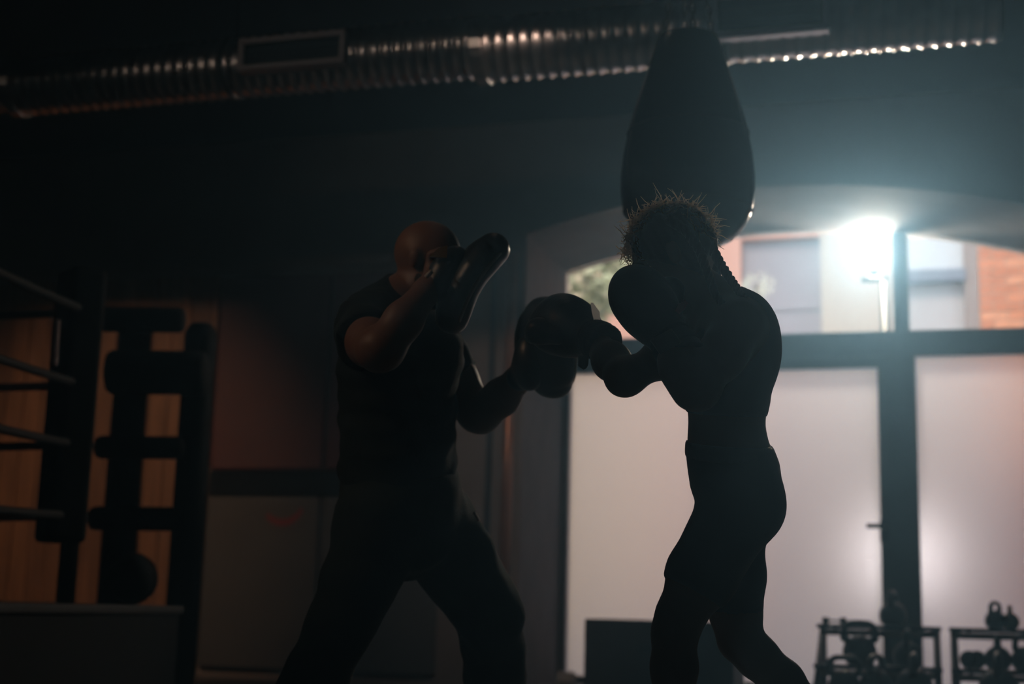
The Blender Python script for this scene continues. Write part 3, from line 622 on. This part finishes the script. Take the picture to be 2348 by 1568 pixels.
# ================================================================== PEOPLE
def chain_caps(pts, side=None, k=0.03):
    """pts: (point, r, e) -> capsules between neighbours"""
    return [Cap(pts[i][0], pts[i + 1][0], pts[i][1], pts[i + 1][1], side, pts[i][2], pts[i + 1][2], k) for i in range(len(pts) - 1)]
def head_prims(c, f, u, s, k=0.016):
    """c centre of the skull, f where the face looks, u crown direction, s scale (1 = 23 cm tall head)"""
    f = nrm(f); u = nrm(np.array(u) - f * (np.array(u) @ f)); l = np.cross(u, f); A = [f, l, u]
    P = lambda a, b_, c_: np.array(c) + s * (a * f + b_ * l + c_ * u)
    pr = [Ell(P(-.012, 0, .022), (.098 * s, .076 * s, .092 * s), A, .02), Ell(P(.028, 0, -.035), (.066 * s, .062 * s, .085 * s), A, .03),
          Ell(P(.058, 0, -.098), (.032 * s, .034 * s, .026 * s), A, .03), Ell(P(.022, .03, -.075), (.05 * s, .03 * s, .03 * s), A, .03), Ell(P(.022, -.03, -.075), (.05 * s, .03 * s, .03 * s), A, .03),
          Cap(P(.088, 0, .005), P(.112, 0, -.036), .010 * s, .014 * s, l, 1.0, 1.1, .014), Ell(P(.103, .012, -.04), (.012 * s, .008 * s, .008 * s), A, .008), Ell(P(.103, -.012, -.04), (.012 * s, .008 * s, .008 * s), A, .008),
          Cap(P(.080, .038, .022), P(.088, .010, .018), .012 * s, .012 * s, None, 1, 1, .014), Cap(P(.080, -.038, .022), P(.088, -.010, .018), .012 * s, .012 * s, None, 1, 1, .014),
          Cap(P(.088, .018, -.067), P(.094, 0, -.066), .006 * s, .008 * s, None, 1, 1, .006), Cap(P(.088, -.018, -.067), P(.094, 0, -.066), .006 * s, .008 * s, None, 1, 1, .006),
          Cap(P(.086, .016, -.078), P(.091, 0, -.079), .006 * s, .008 * s, None, 1, 1, .006), Cap(P(.086, -.016, -.078), P(.091, 0, -.079), .006 * s, .008 * s, None, 1, 1, .006)]
    for sg in (1, -1):
        pr += [Ell(P(-.008, sg * .076, -.012), (.017 * s, .008 * s, .030 * s), A, .010), Ell(P(-.014, sg * .082, -.004), (.014 * s, .006 * s, .020 * s), A, .008)]
        e = Ell(P(.092, sg * .033, .0), (.014 * s, .017 * s, .011 * s), A, .012); e.sub = True; pr.append(e)
    eyes = [P(.080, sg * .033, .0) for sg in (1, -1)]
    return pr, eyes, P, A
def add_eyes(eyes, r, parent):
    me = MB().lathe([(r * math.sin(math.pi * (0.03 + .94 * i / 8)), -r * math.cos(math.pi * (.03 + .94 * i / 8))) for i in range(9)], 12).mesh('eye'); me.materials.append(M['eye'])
    for p in eyes: inst('eye', me, None, parent, p)
def fit_a(A, b, ang): return math.sqrt(max(A * A - (b * math.sin(ang)) ** 2, (A * .5) ** 2)) / math.cos(ang)
def fist(c, ax, s=1.0):
    """a closed hand inside the glove: palm, four curled fingers, thumb"""
    ax = nrm(ax); sd = nrm(np.cross(ax, FH)); n_ = np.cross(ax, sd); pr = [Ell(np.array(c) + ax * .03, (.045 * s, .038 * s, .024 * s), [ax, sd, n_], .02)]
    for i in range(4):
        o = (i - 1.5) * .019; L = (.030, .036, .034, .026)[i]; b0 = np.array(c) + ax * .06 + sd * o; b1 = b0 + ax * L * .6 + n_ * .018; b2 = b1 + n_ * .02 - ax * .022
        pr += [Cap(b0, b1, .0095 * s, .009 * s, None, 1, 1, .006), Cap(b1, b2, .009 * s, .0085 * s, None, 1, 1, .004)]
    t0 = np.array(c) + ax * .015 + sd * .035; t1 = t0 + ax * .03 + sd * .012 + n_ * .02
    return pr + [Cap(t0, t1, .011 * s, .010 * s, None, 1, 1, .01), Cap(t1, t1 + ax * .02 - sd * .015 + n_ * .01, .010 * s, .009 * s, None, 1, 1, .005)]

# ------------------------------------------------ the woman
DW = 3.36; PW = DW / F_PX                          # metres per pixel at her depth
AW = math.radians(15); FWD_W = nrm(-R0 * math.cos(AW) + FH * math.sin(AW)); LAT_W = np.array([-FWD_W[1], FWD_W[0], 0])
def Wp(x, y, d=DW): return at(x, y, d)
tor = [(1678, 1222, 70, .150), (1698, 1150, 93, .168), (1684, 1085, 98, .160), (1669, 1030, 87, .140), (1666, 985, 82, .128), (1668, 905, 90, .138), (1676, 820, 88, .148), (1672, 760, 80, .150), (1655, 715, 58, .11)]
tp = [(Wp(x, y), fit_a(a * PW, b_, AW), b_) for x, y, a, b_ in tor]
torso = chain_caps([(p, a, b_ / a) for p, a, b_ in tp], LAT_W, .03)
butt = [Ell(Wp(1728, 1158, DW - .075), (.068, .082, .084), None, .03), Ell(Wp(1724, 1162, DW + .085), (.066, .082, .082), None, .03)]
chest = [Ell(Wp(1612, 852, DW - .06), (.055, .06, .06), None, .05), Ell(Wp(1606, 852, DW + .09), (.055, .06, .06), None, .05), Ell(Wp(1725, 790, DW - .06), (.06, .07, .11), None, .05), Ell(Wp(1705, 785, DW + .09), (.06, .07, .11), None, .05)]
legF = [(1672, 1205, 2.5 + .78, 84), (1608, 1320, 3.27, 76), (1560, 1412, 3.25, 54), (1547, 1452, 3.25, 50), (1546, 1530, 3.26, 52), (1543, 1640, 3.28, 44), (1540, 1790, 3.30, 30), (1538, 1835, 3.30, 29)]
legR = [(1686, 1215, 3.44, 64), (1687, 1320, 3.45, 62), (1687, 1405, 3.45, 58), (1698, 1466, 3.45, 50), (1735, 1505, 3.46, 48), (1795, 1562, 3.49, 47), (1880, 1660, 3.54, 38), (1955, 1755, 3.60, 29), (1975, 1785, 3.61, 29)]
def leg_caps(L): return chain_caps([(Wp(x, y, d), r * d / F_PX, 1.0) for x, y, d, r in L], None, .02)
def foot_pts(ankle, fdir, toe, r=.03):
    """ankle point, forward direction, height of the heel above the floor"""
    a = np.array(ankle); f = nrm(np.array([fdir[0], fdir[1], 0])); ball_ = a + f * .13; ball_[2] = .032; heel = a - f * .045; heel[2] = .034 + toe
    tip = ball_ + f * .075; tip[2] = .026
    return a, heel, ball_, tip
arm_far = [(1600, 770, 3.47, 56), (1530, 815, 3.42, 46), (1438, 866, 3.36, 33), (1428, 866, 3.37, 33), (1402, 828, 3.46, 39), (1372, 790, 3.55, 30)]
arm_near = [(1695, 742, 3.22, 58), (1655, 815, 3.17, 48), (1602, 890, 3.11, 40), (1590, 888, 3.11, 40), (1560, 840, 3.13, 42), (1535, 795, 3.16, 30)]
def arm_caps(L, k=.02): return chain_caps([(at(x, y, d), r * d / F_PX, 1.0) for x, y, d, r in L], None, k)
HF_W = nrm(FWD_W * .80 + ZZ * -.50); HC_W = Wp(1541, 592, 3.36)
hp, eyes_w, HPw, HAw = head_prims(HC_W, HF_W, ZZ * .8 + FWD_W * .45, .98)
neck_w = [Cap(Wp(1655, 715), Wp(1575, 632), .056, .050, LAT_W, 1.1, 1.0, .03), Cap(Wp(1690, 740, 3.28), Wp(1640, 705), .055, .042, None, 1, 1, .04), Cap(Wp(1620, 755, 3.44), Wp(1625, 690), .055, .05, None, 1, 1, .04)]
kf = Wp(1550, 1440, 3.25); aF = foot_pts(Wp(1538, 1840, 3.30), FWD_W, 0.0); aR = foot_pts(Wp(1975, 1790, 3.61), FWD_W * .9 - LAT_W * .3, 0.075)
def foot_caps(fp): a, he, ba, ti = fp; return [Cap(a, he, .032, .030, None, 1, 1, .03), Cap(a, ba, .032, .026, None, 1, 1.5, .03), Cap(he, ba, .028, .024, LAT_W, 1.0, 1.6, .03), Cap(ba, ti, .024, .017, LAT_W, 1.7, 1.6, .02)]
wr_far = at(1345, 765, 3.60); wr_near = at(1515, 770, 3.20)
body_w = torso + butt + chest + leg_caps(legF) + leg_caps(legR) + arm_caps(arm_far, .035) + arm_caps(arm_near, .04) + neck_w + foot_caps(aF) + foot_caps(aR) + hp + fist(wr_far, at(1290, 735, 3.7) - wr_far) + fist(wr_near, at(1450, 690, 3.28) - wr_near)
woman = iso_obj('person', body_w, M['skin_w'], None, .0065)
tag(woman, 'boxer with braided hair in dark crop top and tight shorts, guarding her face and punching', 'person')
add_eyes(eyes_w, .0115, woman)
# crop top: the chest part of the torso, grown a little, hem above the waist
hem = Wp(1668, 950); up_t = nrm(Wp(1676, 820) - Wp(1666, 985))
neckp = Wp(1648, 712); nd = nrm(Wp(1580, 625) - Wp(1660, 705))
top_pr = [c_.grow(.005) for c_ in torso[4:8] + chest] + [Cap(Wp(1690, 735, 3.28), Wp(1665, 712), .058, .056, None, 1, 1, .04), Cap(Wp(1620, 755, 3.44), Wp(1640, 705), .058, .054, None, 1, 1, .04)]
def top_post(G, P): return np.maximum(np.maximum(G, (hem - P) @ up_t), (P - neckp) @ nd - .005)
iso_obj('crop_top', top_pr, M['lycra'], woman, .006, top_post)
# shorts
wb = Wp(1668, 1018)
lf, lr = leg_caps(legF), leg_caps(legR)
def cutcap(c_, tt): n_ = Cap(c_.a, c_.a + (c_.b - c_.a) * tt, c_.ra, c_.ra + (c_.rb - c_.ra) * tt, c_.v, 1, 1, c_.k, False, True); return n_
sh = [c_.grow(.0045) for c_ in torso[0:4] + butt + [lf[0], cutcap(lf[1], .35), lr[0], cutcap(lr[1], .95)]]
def sh_post(G, P): return np.maximum(G, (P - wb) @ up_t)
shorts = iso_obj('shorts', sh, M['lycra'], woman, .006, sh_post)
band = [Cap(c_.a, c_.b, c_.ra + .008, c_.rb + .008, LAT_W, c_.ea, c_.eb, .03) for c_ in torso[2:4]]
iso_obj('waistband', band, M['lycra'], shorts, .006, lambda G, P: np.maximum(np.maximum(G, (P - wb) @ up_t - .002), (wb - P) @ up_t - .035))
def shoes(fp, parent, sc=1.0):
    a, he, ba, ti = fp
    o = iso_obj('shoe', [c_.grow(.009) for c_ in foot_caps(fp)], M['shoe'], parent, .007, lambda G, P: np.maximum(np.maximum(G, P[..., 2] - (a[2] + .01)), .001 - P[..., 2]))
    sp_ = [Cap(he - np.array([0, 0, .018]), ba - np.array([0, 0, .02]), .036, .042, LAT_W, 1, 1, .02), Cap(ba - np.array([0, 0, .02]), ti - np.array([0, 0, .016]), .042, .034, LAT_W, 1, 1, .02)]
    iso_obj('sole', sp_, M['sole'], o, .007, lambda G, P: np.maximum(np.maximum(G, .0005 - P[..., 2]), P[..., 2] - (.016 + np.maximum(0, ((P - ba) @ nrm(he - ba))) * (he[2] - .034) / max(np.linalg.norm(he - ba), .01))))
shoes(aF, woman); shoes(aR, woman)
# hair: scalp cap with cornrow ridges, braids, loose backlit frizz
f_, l_, u_ = HAw
def hair_post(G, P):
    q = (P - HC_W); x = q @ f_; y = q @ l_; z = q @ u_
    G = G - .004 * np.abs(np.sin(y * 150)) - .002 * np.sin(x * 330)
    face = (x - .068) + np.maximum(0, .03 - z) * .9 + 0 * y
    ear = .045 - np.sqrt((x + .002) ** 2 + (z + .028) ** 2) if False else -1
    return np.maximum(G, np.maximum(face, (-.075 - z) - .9 * (x + .05)))
hair = iso_obj('hair', [Ell(HPw(-.014, 0, .024), (.106 * .98, .084 * .98, .100 * .98), HAw, .01), Ell(HPw(-.05, 0, -.03), (.058, .06, .06), HAw, .03)], M['hair'], woman, .0045, hair_post)
def braid(path, r0, r1, parent):
    P = [np.array(p) for p in path]; pts = []
    for i in range(len(P) - 1):
        for j in range(12): pts.append(P[i] + (P[i + 1] - P[i]) * j / 12)
    pts.append(P[-1]); n = len(pts); b = MB()
    for s3 in range(3):
        tr = []; rr = []
        for i, p in enumerate(pts):
            r = r0 + (r1 - r0) * i / n; ph = i * .62 + s3 * 2 * math.pi / 3
            t_ = nrm(pts[min(i + 1, n - 1)] - pts[max(i - 1, 0)]); a = nrm(np.cross(t_, FH)); c_ = np.cross(t_, a)
            tr.append(p + a * r * .62 * math.cos(ph) + c_ * r * .62 * math.sin(ph)); rr.append(r * .58)
        b.tube(tr, rr, 7)
    return b.build('braid', M['hair'], parent, smooth=True)
braid([Wp(1560, 492, 3.33), Wp(1600, 515, 3.32), Wp(1628, 560, 3.31), Wp(1650, 602, 3.30), Wp(1676, 642, 3.27), Wp(1697, 672, 3.25), Wp(1716, 704, 3.22)], .013, .008, hair)
braid([Wp(1540, 487, 3.40), Wp(1590, 510, 3.42), Wp(1622, 560, 3.43), Wp(1636, 612, 3.43), Wp(1655, 655, 3.42), Wp(1672, 690, 3.41)], .012, .008, hair)
braid([Wp(1530, 500, 3.28), Wp(1575, 530, 3.27), Wp(1605, 575, 3.27), Wp(1622, 625, 3.26), Wp(1640, 675, 3.24), Wp(1668, 712, 3.21)], .012, .008, hair)
b = MB()
for _ in range(1100):
    th = RNG.uniform(-.25, 1.15) * math.pi; ph = RNG.normal(0, .55)
    d = nrm(math.cos(th) * -f_ * 1.0 + math.sin(th) * u_ + math.sin(ph) * l_); 
    if (d @ f_) > .75 and (d @ u_) < .15: continue
    if (d @ u_) < -.35: continue
    p = HPw(-.014, 0, .024) + d * np.array([1, 1, 1]) * (1 / math.sqrt((d @ f_ / .106) ** 2 + (d @ l_ / .086) ** 2 + (d @ u_ / .102) ** 2)) * .985
    tang = nrm(np.cross(l_, d) * RNG.choice([-1, 1]) + .5 * RNG.normal(size=3)); L = abs(RNG.normal(.016, .010)) + .006; pts = [p]
    for i in range(1, 5): pts.append(p + d * L * (i / 4) ** 0.8 * .55 + tang * L * (i / 4) ** 1.3 + RNG.normal(size=3) * .0015)
    b.ribbon(pts, [.0014, .0013, .0011, .0008, .0004], nrm(np.cross(pts[-1] - pts[0], FH + .4 * RNG.normal(size=3))))
tag(b.build('loose_hair', M['frizz'], hair), kind='stuff')

# ------------------------------------------------ boxing gloves
def glove(name, label, wrist, tipc, normal, thumbside, r, L, cuff_r, cuff_len, red=False):
    """axis from wrist to tip; normal = back of the hand direction"""
    w = np.array(wrist); ax = nrm(np.array(tipc) - w); n_ = nrm(np.array(normal) - ax * (np.array(normal) @ ax)); sd = np.cross(ax, n_) * thumbside
    root = tag(empty(name, w), label, 'boxing glove', 'black boxing gloves of the braided boxer')
    def ch(o): o.matrix_parent_inverse = Matrix.Translation(tuple(-w)); return o
    A = [ax, sd, n_]
    body = [Ell(w + ax * L * .62 + n_ * r * .12, (L * .40, r * .95, r * .92), A, .05), Ell(w + ax * L * .36, (L * .34, r * .82, r * .70), A, .05), Ell(w + ax * L * .74 - n_ * r * .38, (L * .25, r * .88, r * .55), A, .05), Cap(w - ax * .01, w + ax * L * .35, cuff_r * .95, r * .75, sd, 1, 1, .04)]
    ch(iso_obj('mitten', body, M['glove'], root, .006))
    t0 = w + ax * L * .26 + sd * r * .62 - n_ * r * .25; t1 = w + ax * L * .52 + sd * r * .98 - n_ * r * .42; t2 = w + ax * L * .70 + sd * r * .80 - n_ * r * .62
    ch(iso_obj('thumb', [Cap(t0, t1, r * .36, r * .35, None, 1, 1, .03), Cap(t1, t2, r * .35, r * .30, None, 1, 1, .03)], M['glove'], root, .005))
    c0, c1 = w - ax * cuff_len, w + ax * .02
    cuff = ch(iso_obj('cuff', [Cap(c0, c1, cuff_r * 1.0, cuff_r * .94, sd, 1.05, 1.0, .01, True, True)], M['glovecuff'], root, .005))
    s0, s1 = w - ax * cuff_len * .72, w - ax * cuff_len * .28
    st = iso_obj('strap', [Cap(s0, s1, cuff_r * 1.05, cuff_r * 1.03, sd, 1.05, 1.03, .01, True, True)], M['glovecuff'], cuff, .005)
    return root, A, w, ch
g1, A1, w1, ch1 = glove('boxing_glove', 'black boxing glove held up at the face of the braided boxer', at(1530, 768, 3.185), at(1455, 665, 3.27), -FH * .8 - R0 * .3, 1, .067, .200, .050, .078, True)
bp0 = at(1527, 782, 3.105)
o = MB(); e1, e2 = nrm(A1[0] * 1.0 + 0 * FH), nrm(np.cross(A1[0], FH)); V = []
for dz in (.0, -.006):
    for a, c_ in ((-.022, -.027), (.022, -.027), (.022, .027), (-.022, .027)): V.append(tuple(bp0 + A1[0] * a + e2 * c_ - FH * dz))
o.add(V, [(0, 1, 2, 3), (7, 6, 5, 4), (0, 4, 5, 1), (1, 5, 6, 2), (2, 6, 7, 3), (3, 7, 4, 0)]); ch1(o.build('badge', M['badge'], g1, bevel=.001))
rt = [at(1554, 716, 3.10), at(1563, 703, 3.095), at(1574, 692, 3.095)]; ch1(MB().tube(rt, [.006, .009, .004], 8).build('red_pull_tab', M['redtag'], g1, smooth=True))
g2, A2, w2, ch2 = glove('boxing_glove', 'black boxing glove punching into the lower focus mitt', at(1352, 772, 3.585), at(1272, 738, 3.72), ZZ * .9 - FH * .2 + R0 * .3, -1, .080, .205, .049, .075)
o = MB().ribbon([at(1357, 694, 3.56), at(1366, 715, 3.555), at(1370, 742, 3.555)], [.003, .010, .007], RT); ch2(o.build('white_strip', M['strip_white'], g2, smooth=True))  # thin translucent white strip at the right edge of the glove
o = MB().tube([at(1338, 815, 3.53), at(1337, 838, 3.53), at(1341, 846, 3.53)], [.014, .013, .004], 8); ch2(o.build('strap_end', M['glovecuff'], g2, smooth=True))

# ------------------------------------------------ the trainer
DM = 4.18; PM = DM / F_PX; AM = math.radians(25); FWD_M = nrm(R0 * math.cos(AM) - FH * math.sin(AM)); LAT_M = np.array([-FWD_M[1], FWD_M[0], 0])
def Mp(x, y, d=DM): return at(x, y, d)
tor = [(928, 1205, 118, .17), (920, 1140, 122, .18), (912, 1060, 118, .175), (912, 980, 116, .17), (912, 900, 118, .18), (914, 820, 124, .195), (908, 760, 108, .18), (908, 715, 75, .12)]
tp = [(Mp(x, y), fit_a(a * PM, b_, AM), b_) for x, y, a, b_ in tor]
torso_m = chain_caps([(p, a, b_ / a) for p, a, b_ in tp], LAT_M, .04)
armN = [(858, 755, 3.98, 66), (850, 785, 3.86, 56), (866, 802, 3.74, 48), (878, 800, 3.73, 48), (925, 735, 3.76, 44), (978, 668, 3.82, 30), (1000, 640, 3.84, 29)]
armF = [(988, 790, 4.38, 62), (1045, 870, 4.36, 50), (1090, 945, 4.32, 42), (1104, 950, 4.31, 42), (1150, 910, 4.27, 42), (1190, 868, 4.22, 30), (1215, 845, 4.20, 29)]
legN = [(872, 1195, 4.08, 100), (835, 1310, 4.04, 82), (786, 1420, 4.0, 66), (768, 1462, 3.99, 60), (725, 1550, 4.0, 56), (640, 1680, 4.02, 38)]
legL = [(985, 1195, 4.28, 96), (1052, 1300, 4.26, 84), (1112, 1392, 4.22, 68), (1124, 1425, 4.22, 62), (1136, 1550, 4.24, 54), (1140, 1685, 4.28, 38)]
HF_M = nrm(FWD_M * .95 + FH * .12 - ZZ * .22); HC_M = Mp(984, 598, 4.14)
hpm, eyes_m, HPm, HAm = head_prims(HC_M, HF_M, ZZ + FWD_M * .12, 1.02)
neck_m = [Cap(Mp(910, 718), Mp(962, 645, 4.15), .078, .062, LAT_M, 1.05, 1.0, .04), Cap(Mp(862, 745, 4.02), Mp(915, 690, 4.12), .066, .055, None, 1, 1, .05), Cap(Mp(975, 775, 4.34), Mp(940, 705, 4.2), .066, .055, None, 1, 1, .05)]
def armsm(L): return chain_caps([(at(x, y, d), r * d / F_PX, 1.0) for x, y, d, r in L], None, .02)
aN = foot_pts(at(630, 1690, 4.02), FWD_M * .8 - FH * .5, .02); aL = foot_pts(at(1142, 1690, 4.28), FWD_M, 0.0)
delts = [Ell(at(850, 755, 3.97), (.075, .075, .085), None, .04), Ell(at(990, 785, 4.38), (.07, .07, .08), None, .04)]
pecs = [Ell(Mp(985, 815, 4.10), (.09, .11, .075), None, .05)]
body_m = torso_m + armsm(armN) + armsm(armF) + leg_caps(legN) + leg_caps(legL) + neck_m + delts + pecs + hpm + [c_.grow(.004) for c_ in foot_caps(aN) + foot_caps(aL)] + fist(at(1000, 640, 3.84), at(1035, 590, 3.87) - at(1000, 640, 3.84), 1.1) + fist(at(1205, 855, 4.21), at(1250, 810, 4.16) - at(1205, 855, 4.21), 1.1)
man = iso_obj('person', body_m, M['skin_m'], None, .0075)
tag(man, 'shaven-headed trainer in dark T-shirt and trousers holding focus mitts in a wide stance', 'person')
add_eyes(eyes_m, .012, man)
fm, lm_, um = HAm
def beard_post(G, P):
    q = P - HC_M; x, y, z = q @ fm, q @ lm_, q @ um
    return np.maximum(G, np.maximum(z + .055 - np.maximum(0, .02 - x) * .9, -.02 - x))
iso_obj('beard', [c_.grow(.004) for c_ in hpm[1:5]], M['beard'], man, .005, beard_post)
def folds(P, amp, f):
    x, y, z = P[..., 0], P[..., 1], P[..., 2]
    return amp * (np.sin(f * (z * 1.0 + .6 * x + .3 * np.sin(7 * y))) * np.sin(f * .37 * (x - y) + 2 * z) + .5 * np.sin(f * 1.9 * (z - .4 * y) + 3 * x))
shem = Mp(915, 1112); hu = nrm(Mp(912, 900) - Mp(915, 1112)); nk = Mp(946, 668, 4.15); nkd = nrm(Mp(962, 645, 4.15) - Mp(910, 718))
sleeveN = [Cap(at(855, 752, 3.98), at(846, 785, 3.87), .098, .092, None, 1, 1, .04, False, True), ]
sleeveF = [Cap(at(988, 790, 4.38), at(1046, 868, 4.36), .088, .080, None, 1, 1, .04, False, True)]
shirt_pr = [c_.grow(.009) for c_ in torso_m[1:] + delts + pecs + neck_m] + sleeveN + sleeveF
iso_obj('t_shirt', shirt_pr, M['shirt'], man, .0075, lambda G, P: np.maximum(np.maximum(G + folds(P, .005, 42), (shem - P) @ hu), (P - nk) @ nkd))
tr_pr = [c_.grow(.012) for c_ in torso_m[0:2]] + [c_.grow(.010 + .003 * i) for L in (leg_caps(legN), leg_caps(legL)) for i, c_ in enumerate(L)]
wbm = Mp(915, 1085); az = max(aN[0][2], aL[0][2])
tro = iso_obj('trousers', tr_pr, M['trousers'], man, .0075, lambda G, P: np.maximum(np.maximum(G + folds(P, .004, 30), (P - wbm) @ hu), .09 - P[..., 2]))
tg = at(1091, 1183, 4.14); tgo = MB().tube([at(1087, 1174, 4.15), at(1098, 1194, 4.15)], .004, 8).build('white_tag', M['white'], tro, smooth=True)
shoes(aN, man); shoes(aL, man)

# ------------------------------------------------ focus mitts
def mitt(label, c, normal, up, hl, hw, th, curve):
    c = np.array(c); n_ = nrm(normal); u = nrm(np.array(up) - n_ * (np.array(up) @ n_)); sd = np.cross(u, n_); A = [n_, sd, u]
    root = tag(empty('focus_mitt', c), label, 'focus mitt', 'focus mitts of the trainer')
    def ch(o): o.matrix_parent_inverse = Matrix.Translation(tuple(-c)); return o
    seg_ = []
    N = 6
    for i in range(N):
        t0, t1 = -1 + 2 * i / N, -1 + 2 * (i + 1) / N
        p0 = c + u * hl * .72 * t0 + n_ * curve * (t0 * t0); p1 = c + u * hl * .72 * t1 + n_ * curve * (t1 * t1)
        w0, w1 = hw * math.sqrt(1 - .55 * t0 * t0), hw * math.sqrt(1 - .55 * t1 * t1)
        seg_.append(Cap(p0, p1, th, th, sd, w0 / th, w1 / th, .02))
    ch(iso_obj('pad', seg_, M['mitt'], root, .006))
    # pale welt round the striking edge
    pts = []
    for a in np.linspace(0, 2 * math.pi, 41)[:-1]:
        t_ = math.sin(a); pts.append(c + u * (hl * .72 + th * .55) * t_ + sd * hw * .93 * math.cos(a) + n_ * (curve * t_ * t_ + th * .55))
    ch(MB().tube(pts, .0065, 8, closed=True).build('welt', M['mittedge'], root, smooth=True))
    return root, A, c, ch
m1, B1, c1_, chm1 = mitt('black focus mitt raised beside the head of the trainer', at(1068, 640, 3.88), nrm(RT * .86 - UP * .50 + FH * .10), nrm(RT * .50 + UP * .86), .150, .10, .046, .022)
pk = [at(1022, 615, 3.84), at(1000, 640, 3.83), at(1040, 590, 3.85)]
chm1(iso_obj('hand_pocket', [Ell(at(1028, 622, 3.85), (.075, .05, .05), [nrm(RT * .5 + UP * .86), nrm(RT * .86 - UP * .5), FW], .03), Cap(at(1003, 660, 3.83), at(1018, 635, 3.84), .040, .044, None, 1, 1, .02)], M['mitt'], m1, .006))
ty = [at(985, 588, 3.80), at(1003, 570, 3.80), at(1026, 562, 3.80), at(1024, 590, 3.80)]
chm1(MB().add([*[tuple(p) for p in ty], *[tuple(p + FH * .008) for p in ty]], [(0, 1, 2, 3), (7, 6, 5, 4), (0, 4, 5, 1), (1, 5, 6, 2), (2, 6, 7, 3), (3, 7, 4, 0)]).build('yellow_flash', M['yellow'], m1))
chm1(MB().tube([at(1016, 640, 3.80), at(1000, 668, 3.80), at(990, 690, 3.80), at(986, 712, 3.80)], .004, 8).build('yellow_piping', M['yellow'], m1, smooth=True))
chm1(MB().tube([at(980, 625, 3.78), at(987, 632, 3.78)], [.013, .012], 10).build('buckle', M['white'], m1, smooth=True))
m2, B2, c2_, chm2 = mitt('black focus mitt held low to catch the punch', at(1247, 800, 4.15), nrm(RT * .72 + UP * .18 + FW * .55), nrm(UP * .95 + RT * .22), .142, .115, .05, .02)
chm2(iso_obj('hand_pocket', [Ell(at(1215, 830, 4.15), (.05, .06, .085), [RT, FW, UP], .03), Cap(at(1192, 866, 4.20), at(1208, 845, 4.18), .040, .046, None, 1, 1, .02)], M['mitt'], m2, .006))

# ================================================================== HAZE
m, nt, out_ = node_mat('room_haze')
vs = nt.nodes.new('ShaderNodeVolumeScatter'); vs.inputs['Color'].default_value = (0.34, 0.67, 1.0, 1); vs.inputs['Density'].default_value = 0.047; vs.inputs['Anisotropy'].default_value = 0.76
nt.links.new(vs.outputs[0], out_.inputs['Volume'])
hz_o = MB().box(RX0 - .1, RX1 + .1, RY0 - .1, YG + .02, -.06, ZC + .1).build('haze', m)
tag(hz_o, 'thin blue-grey haze filling the gym', 'haze', kind='stuff')
